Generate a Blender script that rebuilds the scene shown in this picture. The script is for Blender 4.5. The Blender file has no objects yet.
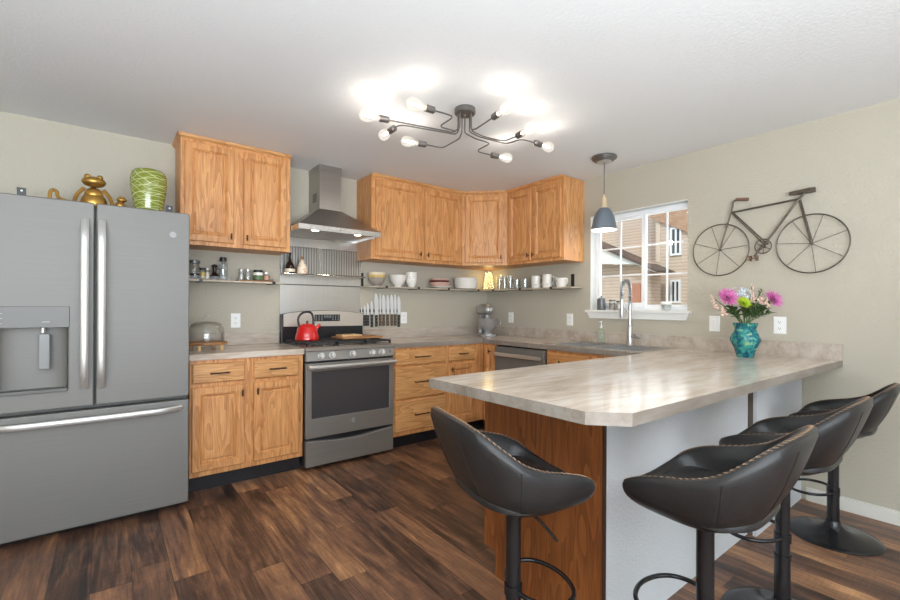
import bpy, bmesh, math, random
from mathutils import Vector, Matrix
random.seed(7)
PI = math.pi
S = bpy.context.scene
COL = S.collection

# ------------------------------------------------------------------ camera
cam_d = bpy.data.cameras.new('camera')
cam_d.sensor_width = 36.0
cam_d.lens = 441.87 / 900 * 36
cam_d.shift_y = 7.16 / 900
cam_d.clip_start = 0.05
cam = bpy.data.objects.new('camera', cam_d)
COL.objects.link(cam)
cam.matrix_world = (Matrix.Translation((-3.5597, -3.8832, 1.2283)) @ Matrix.Rotation(-0.6583, 4, 'Z')
                    @ Matrix.Rotation(PI / 2, 4, 'X') @ Matrix.Rotation(0.0047, 4, 'Z'))
S.camera = cam

# ------------------------------------------------------------------ world, lights, exposure
S.view_settings.view_transform = 'Standard'
S.view_settings.look = 'None'
S.view_settings.exposure = 0.12
S.view_settings.gamma = 1.0
S.view_settings.use_curve_mapping = False
w = bpy.data.worlds.new('sky')
S.world = w
w.use_nodes = True
bg = w.node_tree.nodes['Background']
bg.inputs[0].default_value = (0.80, 0.90, 1.0, 1)
bg.inputs[1].default_value = 1.5


def area(name, loc, rot, sx, sy, energy, color):
    d = bpy.data.lights.new(name, 'AREA')
    d.shape = 'RECTANGLE'
    d.size = sx
    d.size_y = sy
    d.energy = energy
    d.color = color
    o = bpy.data.objects.new(name, d)
    o.location = loc
    o.rotation_euler = rot
    COL.objects.link(o)
    return o


# daylight through the glazed openings, plus an added upward fill inside the room
area('daylight_rear', (-3.2, -7.9, 1.35), (PI / 2 + 0.1, 0, 0), 4.0, 2.0, 50, (0.84, 0.92, 1.0))
area('added_ceiling_fill', (-4.3, -5.5, 1.10), (PI / 2 + 1.36, 0, 0), 3.4, 2.4, 450, (0.82, 0.91, 1.0))  # added panel facing up behind the camera, brightens the ceiling
area('daylight_sink_window', (0.30, -1.86, 1.66), (PI / 2, 0, PI / 2), 0.8, 0.8, 3.5, (0.95, 0.98, 1.0))
sun_d = bpy.data.lights.new('sun', 'SUN')
sun_d.energy = 1.6
sun_d.angle = 0.05
sun_d.color = (1, 0.95, 0.88)
sun = bpy.data.objects.new('sun', sun_d)
sun.rotation_euler = (math.radians(52), 0, math.radians(-62))
COL.objects.link(sun)


# ------------------------------------------------------------------ node helpers
def new_mat(name):
    m = bpy.data.materials.new(name)
    m.use_nodes = True
    nt = m.node_tree
    return m, nt, nt.nodes['Principled BSDF']


def node(nt, typ, **kw):
    n = nt.nodes.new(typ)
    for k, v in kw.items():
        if k.startswith('i_'):
            n.inputs[int(k[2:])].default_value = v
        else:
            setattr(n, k, v)
    return n


def ramp(nt, stops, interp='LINEAR'):
    r = nt.nodes.new('ShaderNodeValToRGB')
    r.color_ramp.interpolation = interp
    e = r.color_ramp.elements
    while len(e) < len(stops):
        e.new(0.5)
    for el, (p, c) in zip(e, stops):
        el.position = p
        el.color = (*c, 1)
    return r


def srgb(r, g, b):
    def f(c):
        c /= 255
        return c / 12.92 if c <= 0.04045 else ((c + 0.055) / 1.055) ** 2.4
    return (f(r), f(g), f(b))


def math_n(nt, op, a, b=None):
    n = nt.nodes.new('ShaderNodeMath')
    n.operation = op
    for i, v in enumerate((a, b)):
        if v is None:
            continue
        if isinstance(v, (int, float)):
            n.inputs[i].default_value = v
        else:
            nt.links.new(v, n.inputs[i])
    return n.outputs[0]


def plain(name, col, rough=0.5, metal=0.0, spec=0.5, var=0.06, scale=12, bump=0.0, bscale=200, coat=0.0):
    """a single-colour surface with slight procedural mottling"""
    m, nt, b = new_mat(name)
    tc = node(nt, 'ShaderNodeTexCoord')
    nz = node(nt, 'ShaderNodeTexNoise')
    nz.inputs['Scale'].default_value = scale
    nz.inputs['Detail'].default_value = 3
    nt.links.new(tc.outputs['Object'], nz.inputs['Vector'])
    lo = tuple(c * (1 - var) for c in col)
    hi = tuple(min(1, c * (1 + var)) for c in col)
    r = ramp(nt, [(0.3, lo), (0.7, hi)])
    nt.links.new(nz.outputs[0], r.inputs[0])
    nt.links.new(r.outputs[0], b.inputs['Base Color'])
    b.inputs['Roughness'].default_value = rough
    b.inputs['Metallic'].default_value = metal
    b.inputs['Specular IOR Level'].default_value = spec
    b.inputs['Coat Weight'].default_value = coat
    if bump:
        n2 = node(nt, 'ShaderNodeTexNoise')
        n2.inputs['Scale'].default_value = bscale
        nt.links.new(tc.outputs['Object'], n2.inputs['Vector'])
        bp = node(nt, 'ShaderNodeBump')
        bp.inputs['Strength'].default_value = bump
        bp.inputs['Distance'].default_value = 0.01
        nt.links.new(n2.outputs[0], bp.inputs['Height'])
        nt.links.new(bp.outputs[0], b.inputs['Normal'])
    return m


def oak(name, light, mid, dark, axis='Z', rough=0.42):
    m, nt, b = new_mat(name)
    tc = node(nt, 'ShaderNodeTexCoord')
    oi = node(nt, 'ShaderNodeObjectInfo')
    off = math_n(nt, 'MULTIPLY', oi.outputs['Random'], 37.0)
    add = node(nt, 'ShaderNodeVectorMath', operation='ADD')
    nt.links.new(tc.outputs['Object'], add.inputs[0])
    cmb = node(nt, 'ShaderNodeCombineXYZ')
    for i in range(3):
        nt.links.new(off, cmb.inputs[i])
    nt.links.new(cmb.outputs[0], add.inputs[1])

    def mapped(across, along):
        mp = node(nt, 'ShaderNodeMapping')
        s = [across] * 3
        s['XYZ'.index(axis)] = along
        mp.inputs['Scale'].default_value = s
        nt.links.new(add.outputs[0], mp.inputs['Vector'])
        return mp.outputs[0]
    n1 = node(nt, 'ShaderNodeTexNoise')           # cathedral figure
    n1.inputs['Scale'].default_value = 1.0
    n1.inputs['Detail'].default_value = 2
    n1.inputs['Distortion'].default_value = 0.3
    nt.links.new(mapped(9, 1.3), n1.inputs['Vector'])
    rings = math_n(nt, 'FRACT', math_n(nt, 'MULTIPLY', n1.outputs[0], 9.0))
    n2 = node(nt, 'ShaderNodeTexNoise')           # pores
    n2.inputs['Scale'].default_value = 1.0
    n2.inputs['Detail'].default_value = 4
    n2.inputs['Roughness'].default_value = 0.7
    nt.links.new(mapped(160, 7), n2.inputs['Vector'])
    n3 = node(nt, 'ShaderNodeTexNoise')
    n3.inputs['Scale'].default_value = 1.0
    nt.links.new(mapped(14, 1.0), n3.inputs['Vector'])
    tot = math_n(nt, 'ADD', math_n(nt, 'MULTIPLY', rings, 0.20),
                 math_n(nt, 'ADD', math_n(nt, 'MULTIPLY', n2.outputs[0], 0.60), math_n(nt, 'MULTIPLY', n3.outputs[0], 0.26)))
    r = ramp(nt, [(0.30, light), (0.50, mid), (0.76, dark)])
    nt.links.new(tot, r.inputs[0])
    nt.links.new(r.outputs[0], b.inputs['Base Color'])
    b.inputs['Roughness'].default_value = rough
    return m


def steel(name, col, rough, metal=1.0, axis='X', amt=0.10):
    m, nt, b = new_mat(name)
    tc = node(nt, 'ShaderNodeTexCoord')
    mp = node(nt, 'ShaderNodeMapping')
    s = [400.0] * 3
    s['XYZ'.index(axis)] = 3.0
    mp.inputs['Scale'].default_value = s
    nt.links.new(tc.outputs['Object'], mp.inputs['Vector'])
    n = node(nt, 'ShaderNodeTexNoise')
    n.inputs['Scale'].default_value = 1.0
    nt.links.new(mp.outputs[0], n.inputs['Vector'])
    mr = node(nt, 'ShaderNodeMapRange')
    mr.inputs['To Min'].default_value = rough - amt / 2
    mr.inputs['To Max'].default_value = rough + amt / 2
    nt.links.new(n.outputs[0], mr.inputs['Value'])
    nt.links.new(mr.outputs[0], b.inputs['Roughness'])
    r = ramp(nt, [(0.3, tuple(c * 0.93 for c in col)), (0.7, tuple(min(1, c * 1.05) for c in col))])
    nt.links.new(n.outputs[0], r.inputs[0])
    nt.links.new(r.outputs[0], b.inputs['Base Color'])
    b.inputs['Metallic'].default_value = metal
    return m


def glass(name, tint=(1, 1, 1), refl=0.06, haze=0.0):
    """thin glass: mostly clear, reflecting more at grazing angles"""
    m = bpy.data.materials.new(name)
    m.use_nodes = True
    nt = m.node_tree
    nt.nodes.clear()
    out = node(nt, 'ShaderNodeOutputMaterial')
    tr = node(nt, 'ShaderNodeBsdfTransparent')
    tr.inputs[0].default_value = (*tint, 1)
    gl = node(nt, 'ShaderNodeBsdfGlossy')
    gl.inputs['Roughness'].default_value = 0.03
    lw = node(nt, 'ShaderNodeLayerWeight')
    lw.inputs[0].default_value = 0.25
    f = math_n(nt, 'ADD', math_n(nt, 'MULTIPLY', lw.outputs['Facing'], 0.55), refl * 0.5)
    mx = node(nt, 'ShaderNodeMixShader')
    nt.links.new(f, mx.inputs[0])
    nt.links.new(tr.outputs[0], mx.inputs[1])
    nt.links.new(gl.outputs[0], mx.inputs[2])
    last = mx
    if haze:
        df = node(nt, 'ShaderNodeBsdfDiffuse')
        df.inputs[0].default_value = (0.8, 0.82, 0.8, 1)
        m2 = node(nt, 'ShaderNodeMixShader')
        m2.inputs[0].default_value = haze
        nt.links.new(mx.outputs[0], m2.inputs[1])
        nt.links.new(df.outputs[0], m2.inputs[2])
        last = m2
    nt.links.new(last.outputs[0], out.inputs[0])
    return m


def emis(name, col, strength):
    m = bpy.data.materials.new(name)
    m.use_nodes = True
    nt = m.node_tree
    nt.nodes.clear()
    out = node(nt, 'ShaderNodeOutputMaterial')
    e = node(nt, 'ShaderNodeEmission')
    e.inputs[0].default_value = (*col, 1)
    e.inputs[1].default_value = strength
    nt.links.new(e.outputs[0], out.inputs[0])
    return m


# ------------------------------------------------------------------ materials
M = {}
M['wall'] = plain('wall_paint', srgb(184, 177, 161), 0.75, var=0.012, scale=3, bump=0.35, bscale=70)
M['ceiling'] = plain('ceiling_paint', srgb(226, 226, 225), 0.85, var=0.008, scale=2, bump=0.15, bscale=60)
M['white_trim'] = plain('white_trim', srgb(232, 232, 228), 0.45, var=0.01)
M['base_trim'] = plain('baseboard_paint', srgb(214, 212, 204), 0.5, var=0.01)
M['white_panel'] = plain('white_panel_paint', srgb(200, 203, 205), 0.9, spec=0.2, var=0.015, scale=6, bump=0.35, bscale=120)
M['vinyl'] = plain('white_vinyl', srgb(238, 240, 242), 0.35, var=0.005)
OL, OM, OD = srgb(226, 172, 116), srgb(208, 148, 92), srgb(158, 102, 56)
M['oak_v'] = oak('oak_vertical', OL, OM, OD, 'Z')
M['oak_h'] = oak('oak_horizontal', srgb(222, 174, 120), srgb(206, 152, 96), srgb(160, 106, 60), 'X')
M['oak_hy'] = oak('oak_horizontal_side', OL, OM, OD, 'Y')
M['oak_end_shade'] = oak('oak_end_panel_shaded', srgb(158, 98, 52), srgb(134, 78, 38), srgb(88, 48, 24), 'Z')  # same oak with the end panel's shade mixed into the colour
M['toe'] = plain('black_toe_kick', srgb(26, 26, 30), 0.5)
M['bronze'] = plain('oil_rubbed_bronze', srgb(62, 46, 36), 0.35, metal=0.7)
M['slate'] = steel('slate_steel', (0.20, 0.193, 0.18), 0.55, 0.35, 'X', 0.06)
M['slate_d'] = steel('slate_steel_dark', (0.12, 0.117, 0.11), 0.45, 0.5, 'X', 0.06)
M['range_slate'] = steel('range_slate_steel', (0.29, 0.272, 0.25), 0.42, 0.6, 'X', 0.06)
M['steel'] = steel('brushed_steel', (0.62, 0.61, 0.59), 0.26, 1.0, 'X')
M['steel_v'] = steel('brushed_steel_vertical', (0.60, 0.585, 0.56), 0.32, 1.0, 'Z', 0.06)
M['hood'] = steel('hood_steel', (0.40, 0.375, 0.345), 0.3, 0.95, 'X')
M['satin'] = plain('satin_handle', (0.58, 0.57, 0.55), 0.36, metal=0.7, var=0.01)
M['chrome'] = plain('chrome', (0.80, 0.80, 0.80), 0.10, metal=1.0, var=0.01)
M['nickel'] = plain('brushed_nickel', (0.60, 0.60, 0.60), 0.30, metal=0.85, var=0.02)
M['black'] = plain('black_plastic', (0.018, 0.018, 0.02), 0.35)
M['black_enamel'] = plain('black_enamel', (0.02, 0.021, 0.024), 0.14)
M['blade'] = plain('polished_blade', (0.80, 0.80, 0.80), 0.3, metal=0.45, var=0.01)
M['mixer'] = plain('brushed_silver', (0.46, 0.46, 0.46), 0.28, metal=0.6, var=0.02)
M['iron'] = plain('cast_iron', (0.025, 0.024, 0.024), 0.6, bump=0.2)
M['oven_glass'] = plain('oven_glass', (0.055, 0.052, 0.055), 0.10, spec=0.7, var=0.02)
M['gap'] = plain('dark_gap', (0.008, 0.008, 0.008), 0.8)
M['leather'] = plain('charcoal_leather', (0.020, 0.0188, 0.0185), 0.36, spec=0.4, var=0.2, scale=9, bump=0.12, bscale=260)
M['thread'] = plain('tan_thread', srgb(164, 132, 104), 0.7)
M['black_metal'] = plain('black_gloss_metal', (0.014, 0.014, 0.016), 0.22, metal=0.2, spec=0.6)
M['gunmetal'] = plain('gunmetal', (0.19, 0.175, 0.16), 0.38, metal=0.7)
M['bike_metal'] = plain('weathered_iron', srgb(96, 88, 78), 0.45, metal=0.6, var=0.25, scale=40)
M['rust'] = plain('brown_grip', srgb(112, 82, 66), 0.5, var=0.15)
M['gold'] = plain('gold_paint', srgb(178, 138, 70), 0.34, metal=0.8, var=0.12, scale=20)
M['white_ceramic'] = plain('white_ceramic', srgb(236, 232, 224), 0.2, var=0.01)
M['plate'] = plain('outlet_white', srgb(240, 240, 238), 0.3, var=0.005)
M['kettle'] = plain('red_enamel', srgb(206, 30, 28), 0.12, var=0.03, coat=0.5)
M['board'] = oak('board_wood', srgb(196, 150, 100), srgb(170, 118, 72), srgb(120, 76, 42), 'X', 0.5)
M['board_light'] = oak('light_board_wood', srgb(226, 196, 150), srgb(212, 176, 126), srgb(180, 140, 92), 'X', 0.5)
M['acacia'] = oak('cake_board_wood', srgb(210, 164, 108), srgb(170, 118, 70), srgb(104, 66, 38), 'X', 0.5)
M['shelf_top'] = oak('shelf_board', srgb(206, 196, 180), srgb(186, 174, 156), srgb(150, 138, 120), 'X', 0.45)
M['clear'] = glass('clear_glass', (0.985, 0.992, 0.99), 0.05)
M['pane'] = glass('window_glass', (0.97, 0.985, 0.98), 0.05)
M['greenish'] = glass('greenish_glass', (0.90, 0.97, 0.94), 0.08, 0.03)
M['smoke'] = glass('smoked_glass', (0.28, 0.30, 0.30), 0.2)
M['hazy'] = glass('frosted_tumbler_glass', (0.93, 0.95, 0.95), 0.2, 0.10)
M['spice'] = plain('brown_spice', srgb(120, 86, 54), 0.8, var=0.4, scale=90)
M['dark_liquid'] = plain('dark_brown_glass', (0.022, 0.013, 0.010), 0.08, var=0.05)
M['cream'] = plain('cream_ceramic', srgb(226, 212, 190), 0.3)
M['pink'] = plain('pink_salt', srgb(206, 150, 130), 0.6)
M['green_label'] = plain('green_label', srgb(96, 122, 78), 0.5)
M['pendant'] = plain('slate_blue_enamel', srgb(112, 122, 132), 0.3, metal=0.3, var=0.08, scale=20)
M['brass'] = plain('brass', srgb(226, 206, 172), 0.35, metal=0.5)
M['grey_bowl'] = plain('grey_ceramic', srgb(158, 148, 140), 0.35)
M['yellow_bowl'] = plain('yellow_ceramic', srgb(214, 184, 112), 0.35)
M['red_bowl'] = plain('dark_red_ceramic', srgb(116, 48, 44), 0.3)
M['pale_pink'] = plain('pale_pink_ceramic', srgb(222, 190, 174), 0.3)
M['pewter'] = plain('pewter', srgb(120, 122, 124), 0.35, metal=0.6)
M['wax'] = plain('candle_wax', srgb(250, 248, 240), 0.5)
M['stem'] = plain('green_stem', srgb(70, 98, 48), 0.6, var=0.2)
M['leaf'] = plain('green_leaf', srgb(62, 86, 44), 0.55, var=0.3, scale=60)
M['leaf_grey'] = plain('grey_green_leaf', srgb(104, 112, 84), 0.6, var=0.3, scale=60)
M['petal_pink'] = plain('magenta_petals', srgb(206, 112, 170), 0.6, var=0.2, scale=60)
M['petal_green'] = plain('lime_petals', srgb(172, 196, 40), 0.6, var=0.15, scale=60)
M['petal_white'] = plain('blue_white_petals', srgb(214, 222, 232), 0.6, var=0.08, scale=60)
M['petal_cream'] = plain('peach_petals', srgb(234, 196, 178), 0.6, var=0.12, scale=60)
M['bulb_glow'] = emis('bulb_filament_glow', (1.0, 0.92, 0.82), 130)
M['led'] = emis('hood_lamp_glow', (1.0, 0.90, 0.72), 6)
M['fairy'] = emis('fairy_light_glow', (1.0, 0.78, 0.34), 9)
M['pend_glow'] = emis('pendant_lamp_glow', (1.0, 0.90, 0.75), 5)
M['panel_text'] = plain('pale_print', srgb(170, 172, 172), 0.5)
M['red_dot'] = plain('orange_print', srgb(196, 96, 70), 0.5)
M['ink'] = plain('dark_print', srgb(70, 66, 62), 0.6)
M['siding'] = None


def bulb_glass():
    m = bpy.data.materials.new('lit_bulb_glass')
    m.use_nodes = True
    nt = m.node_tree
    nt.nodes.clear()
    out = node(nt, 'ShaderNodeOutputMaterial')
    tr = node(nt, 'ShaderNodeBsdfTransparent')
    gl = node(nt, 'ShaderNodeBsdfGlossy')
    gl.inputs['Roughness'].default_value = 0.05
    em = node(nt, 'ShaderNodeEmission')
    em.inputs[0].default_value = (1, 0.93, 0.82, 1)
    em.inputs[1].default_value = 1.3
    a = node(nt, 'ShaderNodeMixShader')
    a.inputs[0].default_value = 0.10
    nt.links.new(tr.outputs[0], a.inputs[1])
    nt.links.new(gl.outputs[0], a.inputs[2])
    b = node(nt, 'ShaderNodeMixShader')
    b.inputs[0].default_value = 0.30
    nt.links.new(a.outputs[0], b.inputs[1])
    nt.links.new(em.outputs[0], b.inputs[2])
    nt.links.new(b.outputs[0], out.inputs[0])
    return m


M['bulb'] = bulb_glass()


def floor_mat():
    m, nt, b = new_mat('walnut_plank_floor')
    tc = node(nt, 'ShaderNodeTexCoord')
    sp = node(nt, 'ShaderNodeSeparateXYZ')
    nt.links.new(tc.outputs['Object'], sp.inputs[0])
    X, Y = sp.outputs[0], sp.outputs[1]
    W, L = 0.147, 1.20
    u = math_n(nt, 'DIVIDE', math_n(nt, 'ADD', X, 3.03), W)
    i = math_n(nt, 'FLOOR', u)
    fu = math_n(nt, 'FRACT', u)
    wn = node(nt, 'ShaderNodeTexWhiteNoise', noise_dimensions='1D')
    nt.links.new(i, wn.inputs['W'])
    v = math_n(nt, 'DIVIDE', math_n(nt, 'ADD', Y, math_n(nt, 'MULTIPLY', wn.outputs['Value'], 5.0)), L)
    j = math_n(nt, 'FLOOR', v)
    fv = math_n(nt, 'FRACT', v)
    cb = node(nt, 'ShaderNodeCombineXYZ')
    nt.links.new(i, cb.inputs[0])
    nt.links.new(j, cb.inputs[1])
    wp = node(nt, 'ShaderNodeTexWhiteNoise', noise_dimensions='2D')
    nt.links.new(cb.outputs[0], wp.inputs['Vector'])
    pid = wp.outputs['Value']
    # grain coordinates, shifted per plank
    cg = node(nt, 'ShaderNodeCombineXYZ')
    nt.links.new(math_n(nt, 'ADD', X, math_n(nt, 'MULTIPLY', pid, 31.0)), cg.inputs[0])
    nt.links.new(math_n(nt, 'ADD', Y, math_n(nt, 'MULTIPLY', pid, 17.0)), cg.inputs[1])

    def nz(sx, sy, det=4, dist=0.0, rough=0.6):
        mp = node(nt, 'ShaderNodeMapping')
        mp.inputs['Scale'].default_value = (sx, sy, 1)
        nt.links.new(cg.outputs[0], mp.inputs['Vector'])
        n = node(nt, 'ShaderNodeTexNoise')
        n.inputs['Scale'].default_value = 1
        n.inputs['Detail'].default_value = det
        n.inputs['Roughness'].default_value = rough
        n.inputs['Distortion'].default_value = dist
        nt.links.new(mp.outputs[0], n.inputs['Vector'])
        return n.outputs[0]
    g1 = nz(26, 2.2, 5, 0.8)
    g2 = nz(110, 5, 3)
    g3 = nz(6, 1.2, 3, 1.5)
    saw = nz(9, 150, 2)
    t = math_n(nt, 'ADD', math_n(nt, 'MULTIPLY', g1, 0.42), math_n(nt, 'MULTIPLY', g3, 0.50))
    t = math_n(nt, 'ADD', t, math_n(nt, 'MULTIPLY', math_n(nt, 'SUBTRACT', g2, 0.5), 0.22))
    t = math_n(nt, 'ADD', t, math_n(nt, 'MULTIPLY', math_n(nt, 'SUBTRACT', saw, 0.5), 0.13))
    t = math_n(nt, 'ADD', t, math_n(nt, 'MULTIPLY', math_n(nt, 'SUBTRACT', pid, 0.5), 0.20))
    r = ramp(nt, [(0.28, srgb(40, 29, 26)), (0.40, srgb(80, 57, 46)), (0.50, srgb(118, 84, 64)), (0.60, srgb(152, 110, 78)), (0.72, srgb(202, 154, 108))])
    nt.links.new(t, r.inputs[0])
    seam = math_n(nt, 'MINIMUM', math_n(nt, 'MULTIPLY', math_n(nt, 'MINIMUM', fu, math_n(nt, 'SUBTRACT', 1.0, fu)), W),
                  math_n(nt, 'MULTIPLY', math_n(nt, 'MINIMUM', fv, math_n(nt, 'SUBTRACT', 1.0, fv)), L))
    ms = math_n(nt, 'LESS_THAN', seam, 0.0012)
    mx = node(nt, 'ShaderNodeMixRGB')
    mx.inputs[2].default_value = (*srgb(34, 24, 20), 1)
    nt.links.new(math_n(nt, 'MULTIPLY', ms, 0.7), mx.inputs[0])
    nt.links.new(r.outputs[0], mx.inputs[1])
    nt.links.new(mx.outputs[0], b.inputs['Base Color'])
    rr = node(nt, 'ShaderNodeMapRange')
    rr.inputs['To Min'].default_value = 0.28
    rr.inputs['To Max'].default_value = 0.46
    nt.links.new(g1, rr.inputs['Value'])
    nt.links.new(rr.outputs[0], b.inputs['Roughness'])
    bp = node(nt, 'ShaderNodeBump')
    bp.inputs['Strength'].default_value = 0.12
    bp.inputs['Distance'].default_value = 0.004
    nt.links.new(t, bp.inputs['Height'])
    nt.links.new(bp.outputs[0], b.inputs['Normal'])
    return m


M['floor'] = floor_mat()


def counter_mat(name, k=1.0, rough=0.17):
    m, nt, b = new_mat(name)
    tc = node(nt, 'ShaderNodeTexCoord')

    def nz(s, det, dist=0.0):
        mp = node(nt, 'ShaderNodeMapping')
        mp.inputs['Scale'].default_value = s
        nt.links.new(tc.outputs['Object'], mp.inputs['Vector'])
        n = node(nt, 'ShaderNodeTexNoise')
        n.inputs['Scale'].default_value = 1
        n.inputs['Detail'].default_value = det
        n.inputs['Distortion'].default_value = dist
        nt.links.new(mp.outputs[0], n.inputs['Vector'])
        return n.outputs[0]
    a = nz((1.6, 7, 5), 5, 0.5)
    c = nz((6, 34, 26), 5, 0.4)
    d = nz((14, 90, 90), 3)
    t = math_n(nt, 'ADD', math_n(nt, 'MULTIPLY', a, 0.5), math_n(nt, 'ADD', math_n(nt, 'MULTIPLY', c, 0.32), math_n(nt, 'MULTIPLY', d, 0.18)))
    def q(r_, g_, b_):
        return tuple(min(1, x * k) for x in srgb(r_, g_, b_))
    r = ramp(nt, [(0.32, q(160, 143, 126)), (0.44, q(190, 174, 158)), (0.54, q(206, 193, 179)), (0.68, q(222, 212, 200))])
    nt.links.new(t, r.inputs[0])
    nt.links.new(r.outputs[0], b.inputs['Base Color'])
    b.inputs['Roughness'].default_value = rough
    return m


M['counter'] = counter_mat('stone_look_laminate')
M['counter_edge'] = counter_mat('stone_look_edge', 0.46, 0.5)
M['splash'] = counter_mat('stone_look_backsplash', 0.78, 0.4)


def siding_mat():
    m, nt, b = new_mat('beige_lap_siding')
    tc = node(nt, 'ShaderNodeTexCoord')
    sp = node(nt, 'ShaderNodeSeparateXYZ')
    nt.links.new(tc.outputs['Object'], sp.inputs[0])
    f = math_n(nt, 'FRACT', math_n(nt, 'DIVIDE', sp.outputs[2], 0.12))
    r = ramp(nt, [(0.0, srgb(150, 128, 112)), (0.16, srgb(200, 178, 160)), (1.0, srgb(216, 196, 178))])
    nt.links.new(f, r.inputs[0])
    nt.links.new(r.outputs[0], b.inputs['Base Color'])
    b.inputs['Roughness'].default_value = 0.8
    return m


def shingle_mat():
    m, nt, b = new_mat('brown_shingles')
    tc = node(nt, 'ShaderNodeTexCoord')
    mp = node(nt, 'ShaderNodeMapping')
    mp.inputs['Rotation'].default_value = (PI / 2, 0, PI / 2)
    nt.links.new(tc.outputs['Object'], mp.inputs['Vector'])
    sp = node(nt, 'ShaderNodeSeparateXYZ')
    nt.links.new(tc.outputs['Object'], sp.inputs[0])
    cb = node(nt, 'ShaderNodeCombineXYZ')
    nt.links.new(sp.outputs[1], cb.inputs[0])
    nt.links.new(sp.outputs[2], cb.inputs[1])
    br = node(nt, 'ShaderNodeTexBrick')
    nt.links.new(cb.outputs[0], br.inputs['Vector'])
    br.inputs['Scale'].default_value = 4.0
    br.inputs['Color1'].default_value = (*srgb(178, 140, 112), 1)
    br.inputs['Color2'].default_value = (*srgb(196, 158, 130), 1)
    br.inputs['Mortar'].default_value = (*srgb(128, 98, 78), 1)
    nt.links.new(br.outputs[0], b.inputs['Base Color'])
    b.inputs['Roughness'].default_value = 0.9
    return m


def patch_mat(name, stops, scale, rough=0.2, detail=3, dist=1.0):
    m, nt, b = new_mat(name)
    tc = node(nt, 'ShaderNodeTexCoord')
    n = node(nt, 'ShaderNodeTexNoise')
    n.inputs['Scale'].default_value = scale
    n.inputs['Detail'].default_value = detail
    n.inputs['Distortion'].default_value = dist
    nt.links.new(tc.outputs['Object'], n.inputs['Vector'])
    r = ramp(nt, stops)
    nt.links.new(n.outputs[0], r.inputs[0])
    nt.links.new(r.outputs[0], b.inputs['Base Color'])
    b.inputs['Roughness'].default_value = rough
    return m


M['siding'] = siding_mat()
M['shingle'] = shingle_mat()
M['teal'] = patch_mat('teal_mottled_glaze', [(0.36, srgb(16, 70, 92)), (0.47, srgb(30, 112, 118)), (0.60, srgb(54, 146, 134)), (0.72, srgb(160, 176, 108))], 26, 0.15)
M['jug'] = patch_mat('flowered_ceramic', [(0.50, srgb(232, 218, 196)), (0.60, srgb(226, 206, 184)), (0.64, srgb(178, 92, 84)), (0.72, srgb(120, 130, 84))], 36, 0.25)
M['olive'] = None


def olive_mat():
    m, nt, b = new_mat('olive_swirl_glaze')
    tc = node(nt, 'ShaderNodeTexCoord')
    parts = []
    for k, (rx, sc) in enumerate([(0.35, 60), (-0.45, 52), (0.12, 44)]):
        mp = node(nt, 'ShaderNodeMapping')
        mp.inputs['Rotation'].default_value = (rx, rx * 0.8, 0)
        nt.links.new(tc.outputs['Object'], mp.inputs['Vector'])
        wv = node(nt, 'ShaderNodeTexWave', bands_direction='Z')
        wv.inputs['Scale'].default_value = sc / 6
        wv.inputs['Distortion'].default_value = 3.5
        wv.inputs['Detail'].default_value = 1
        nt.links.new(mp.outputs[0], wv.inputs['Vector'])
        parts.append(math_n(nt, 'GREATER_THAN', wv.outputs['Fac'], 0.985))
    t = math_n(nt, 'MAXIMUM', parts[0], math_n(nt, 'MAXIMUM', parts[1], parts[2]))
    mx = node(nt, 'ShaderNodeMixRGB')
    mx.inputs[1].default_value = (*srgb(124, 132, 48), 1)
    mx.inputs[2].default_value = (*srgb(208, 212, 160), 1)
    nt.links.new(math_n(nt, 'MULTIPLY', t, 0.75), mx.inputs[0])
    nt.links.new(mx.outputs[0], b.inputs['Base Color'])
    b.inputs['Roughness'].default_value = 0.12
    return m


M['olive'] = olive_mat()


# ------------------------------------------------------------------ geometry helpers
def root_of(o):
    while o.parent:
        o = o.parent
    return o


def obj(name, bm, mat, parent=None, bevel=0.0, smooth=False, local=False, sub=0, auto=None):
    """bm in world coordinates unless local; links it as ONE mesh object"""
    if parent is not None and not local:
        r = root_of(parent)
        bmesh.ops.transform(bm, matrix=r.matrix_basis.inverted(), verts=bm.verts)
    bmesh.ops.recalc_face_normals(bm, faces=bm.faces)
    me = bpy.data.meshes.new(name)
    bm.to_mesh(me)
    bm.free()
    if isinstance(mat, str):
        mat = M[mat]
    me.materials.append(mat)
    o = bpy.data.objects.new(name, me)
    COL.objects.link(o)
    if parent is not None:
        o.parent = parent
    if bevel:
        md = o.modifiers.new('bevel', 'BEVEL')
        md.width = bevel
        md.segments = 2
        md.limit_method = 'ANGLE'
        md.angle_limit = math.radians(40)
    if sub:
        md = o.modifiers.new('sub', 'SUBSURF')
        md.levels = sub
        md.render_levels = sub
    if smooth:
        for p in me.polygons:
            p.use_smooth = True
        if auto is not None or True:
            me.set_sharp_from_angle(angle=math.radians(auto or 42))
    return o


def thing(name, label, cat, loc=(0, 0, 0), rz=0.0, group=None):
    o = bpy.data.objects.new(name, None)
    o.empty_display_size = 0.05
    o.matrix_basis = Matrix.Translation(loc) @ Matrix.Rotation(rz, 4, 'Z')
    COL.objects.link(o)
    o['label'] = label
    o['category'] = cat
    if group:
        o['group'] = group
    return o


def tag(o, label, cat, group=None):
    o['label'] = label
    o['category'] = cat
    if group:
        o['group'] = group
    return o


def struct(o, label=None):
    o['kind'] = 'structure'
    if label:
        o['label'] = label
    return o


def dup(o, parent=None):
    c = o.copy()
    COL.objects.link(c)
    c.parent = parent
    for ch in list(o.children):
        dup(ch, c)
    return c


def B():
    return bmesh.new()


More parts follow.
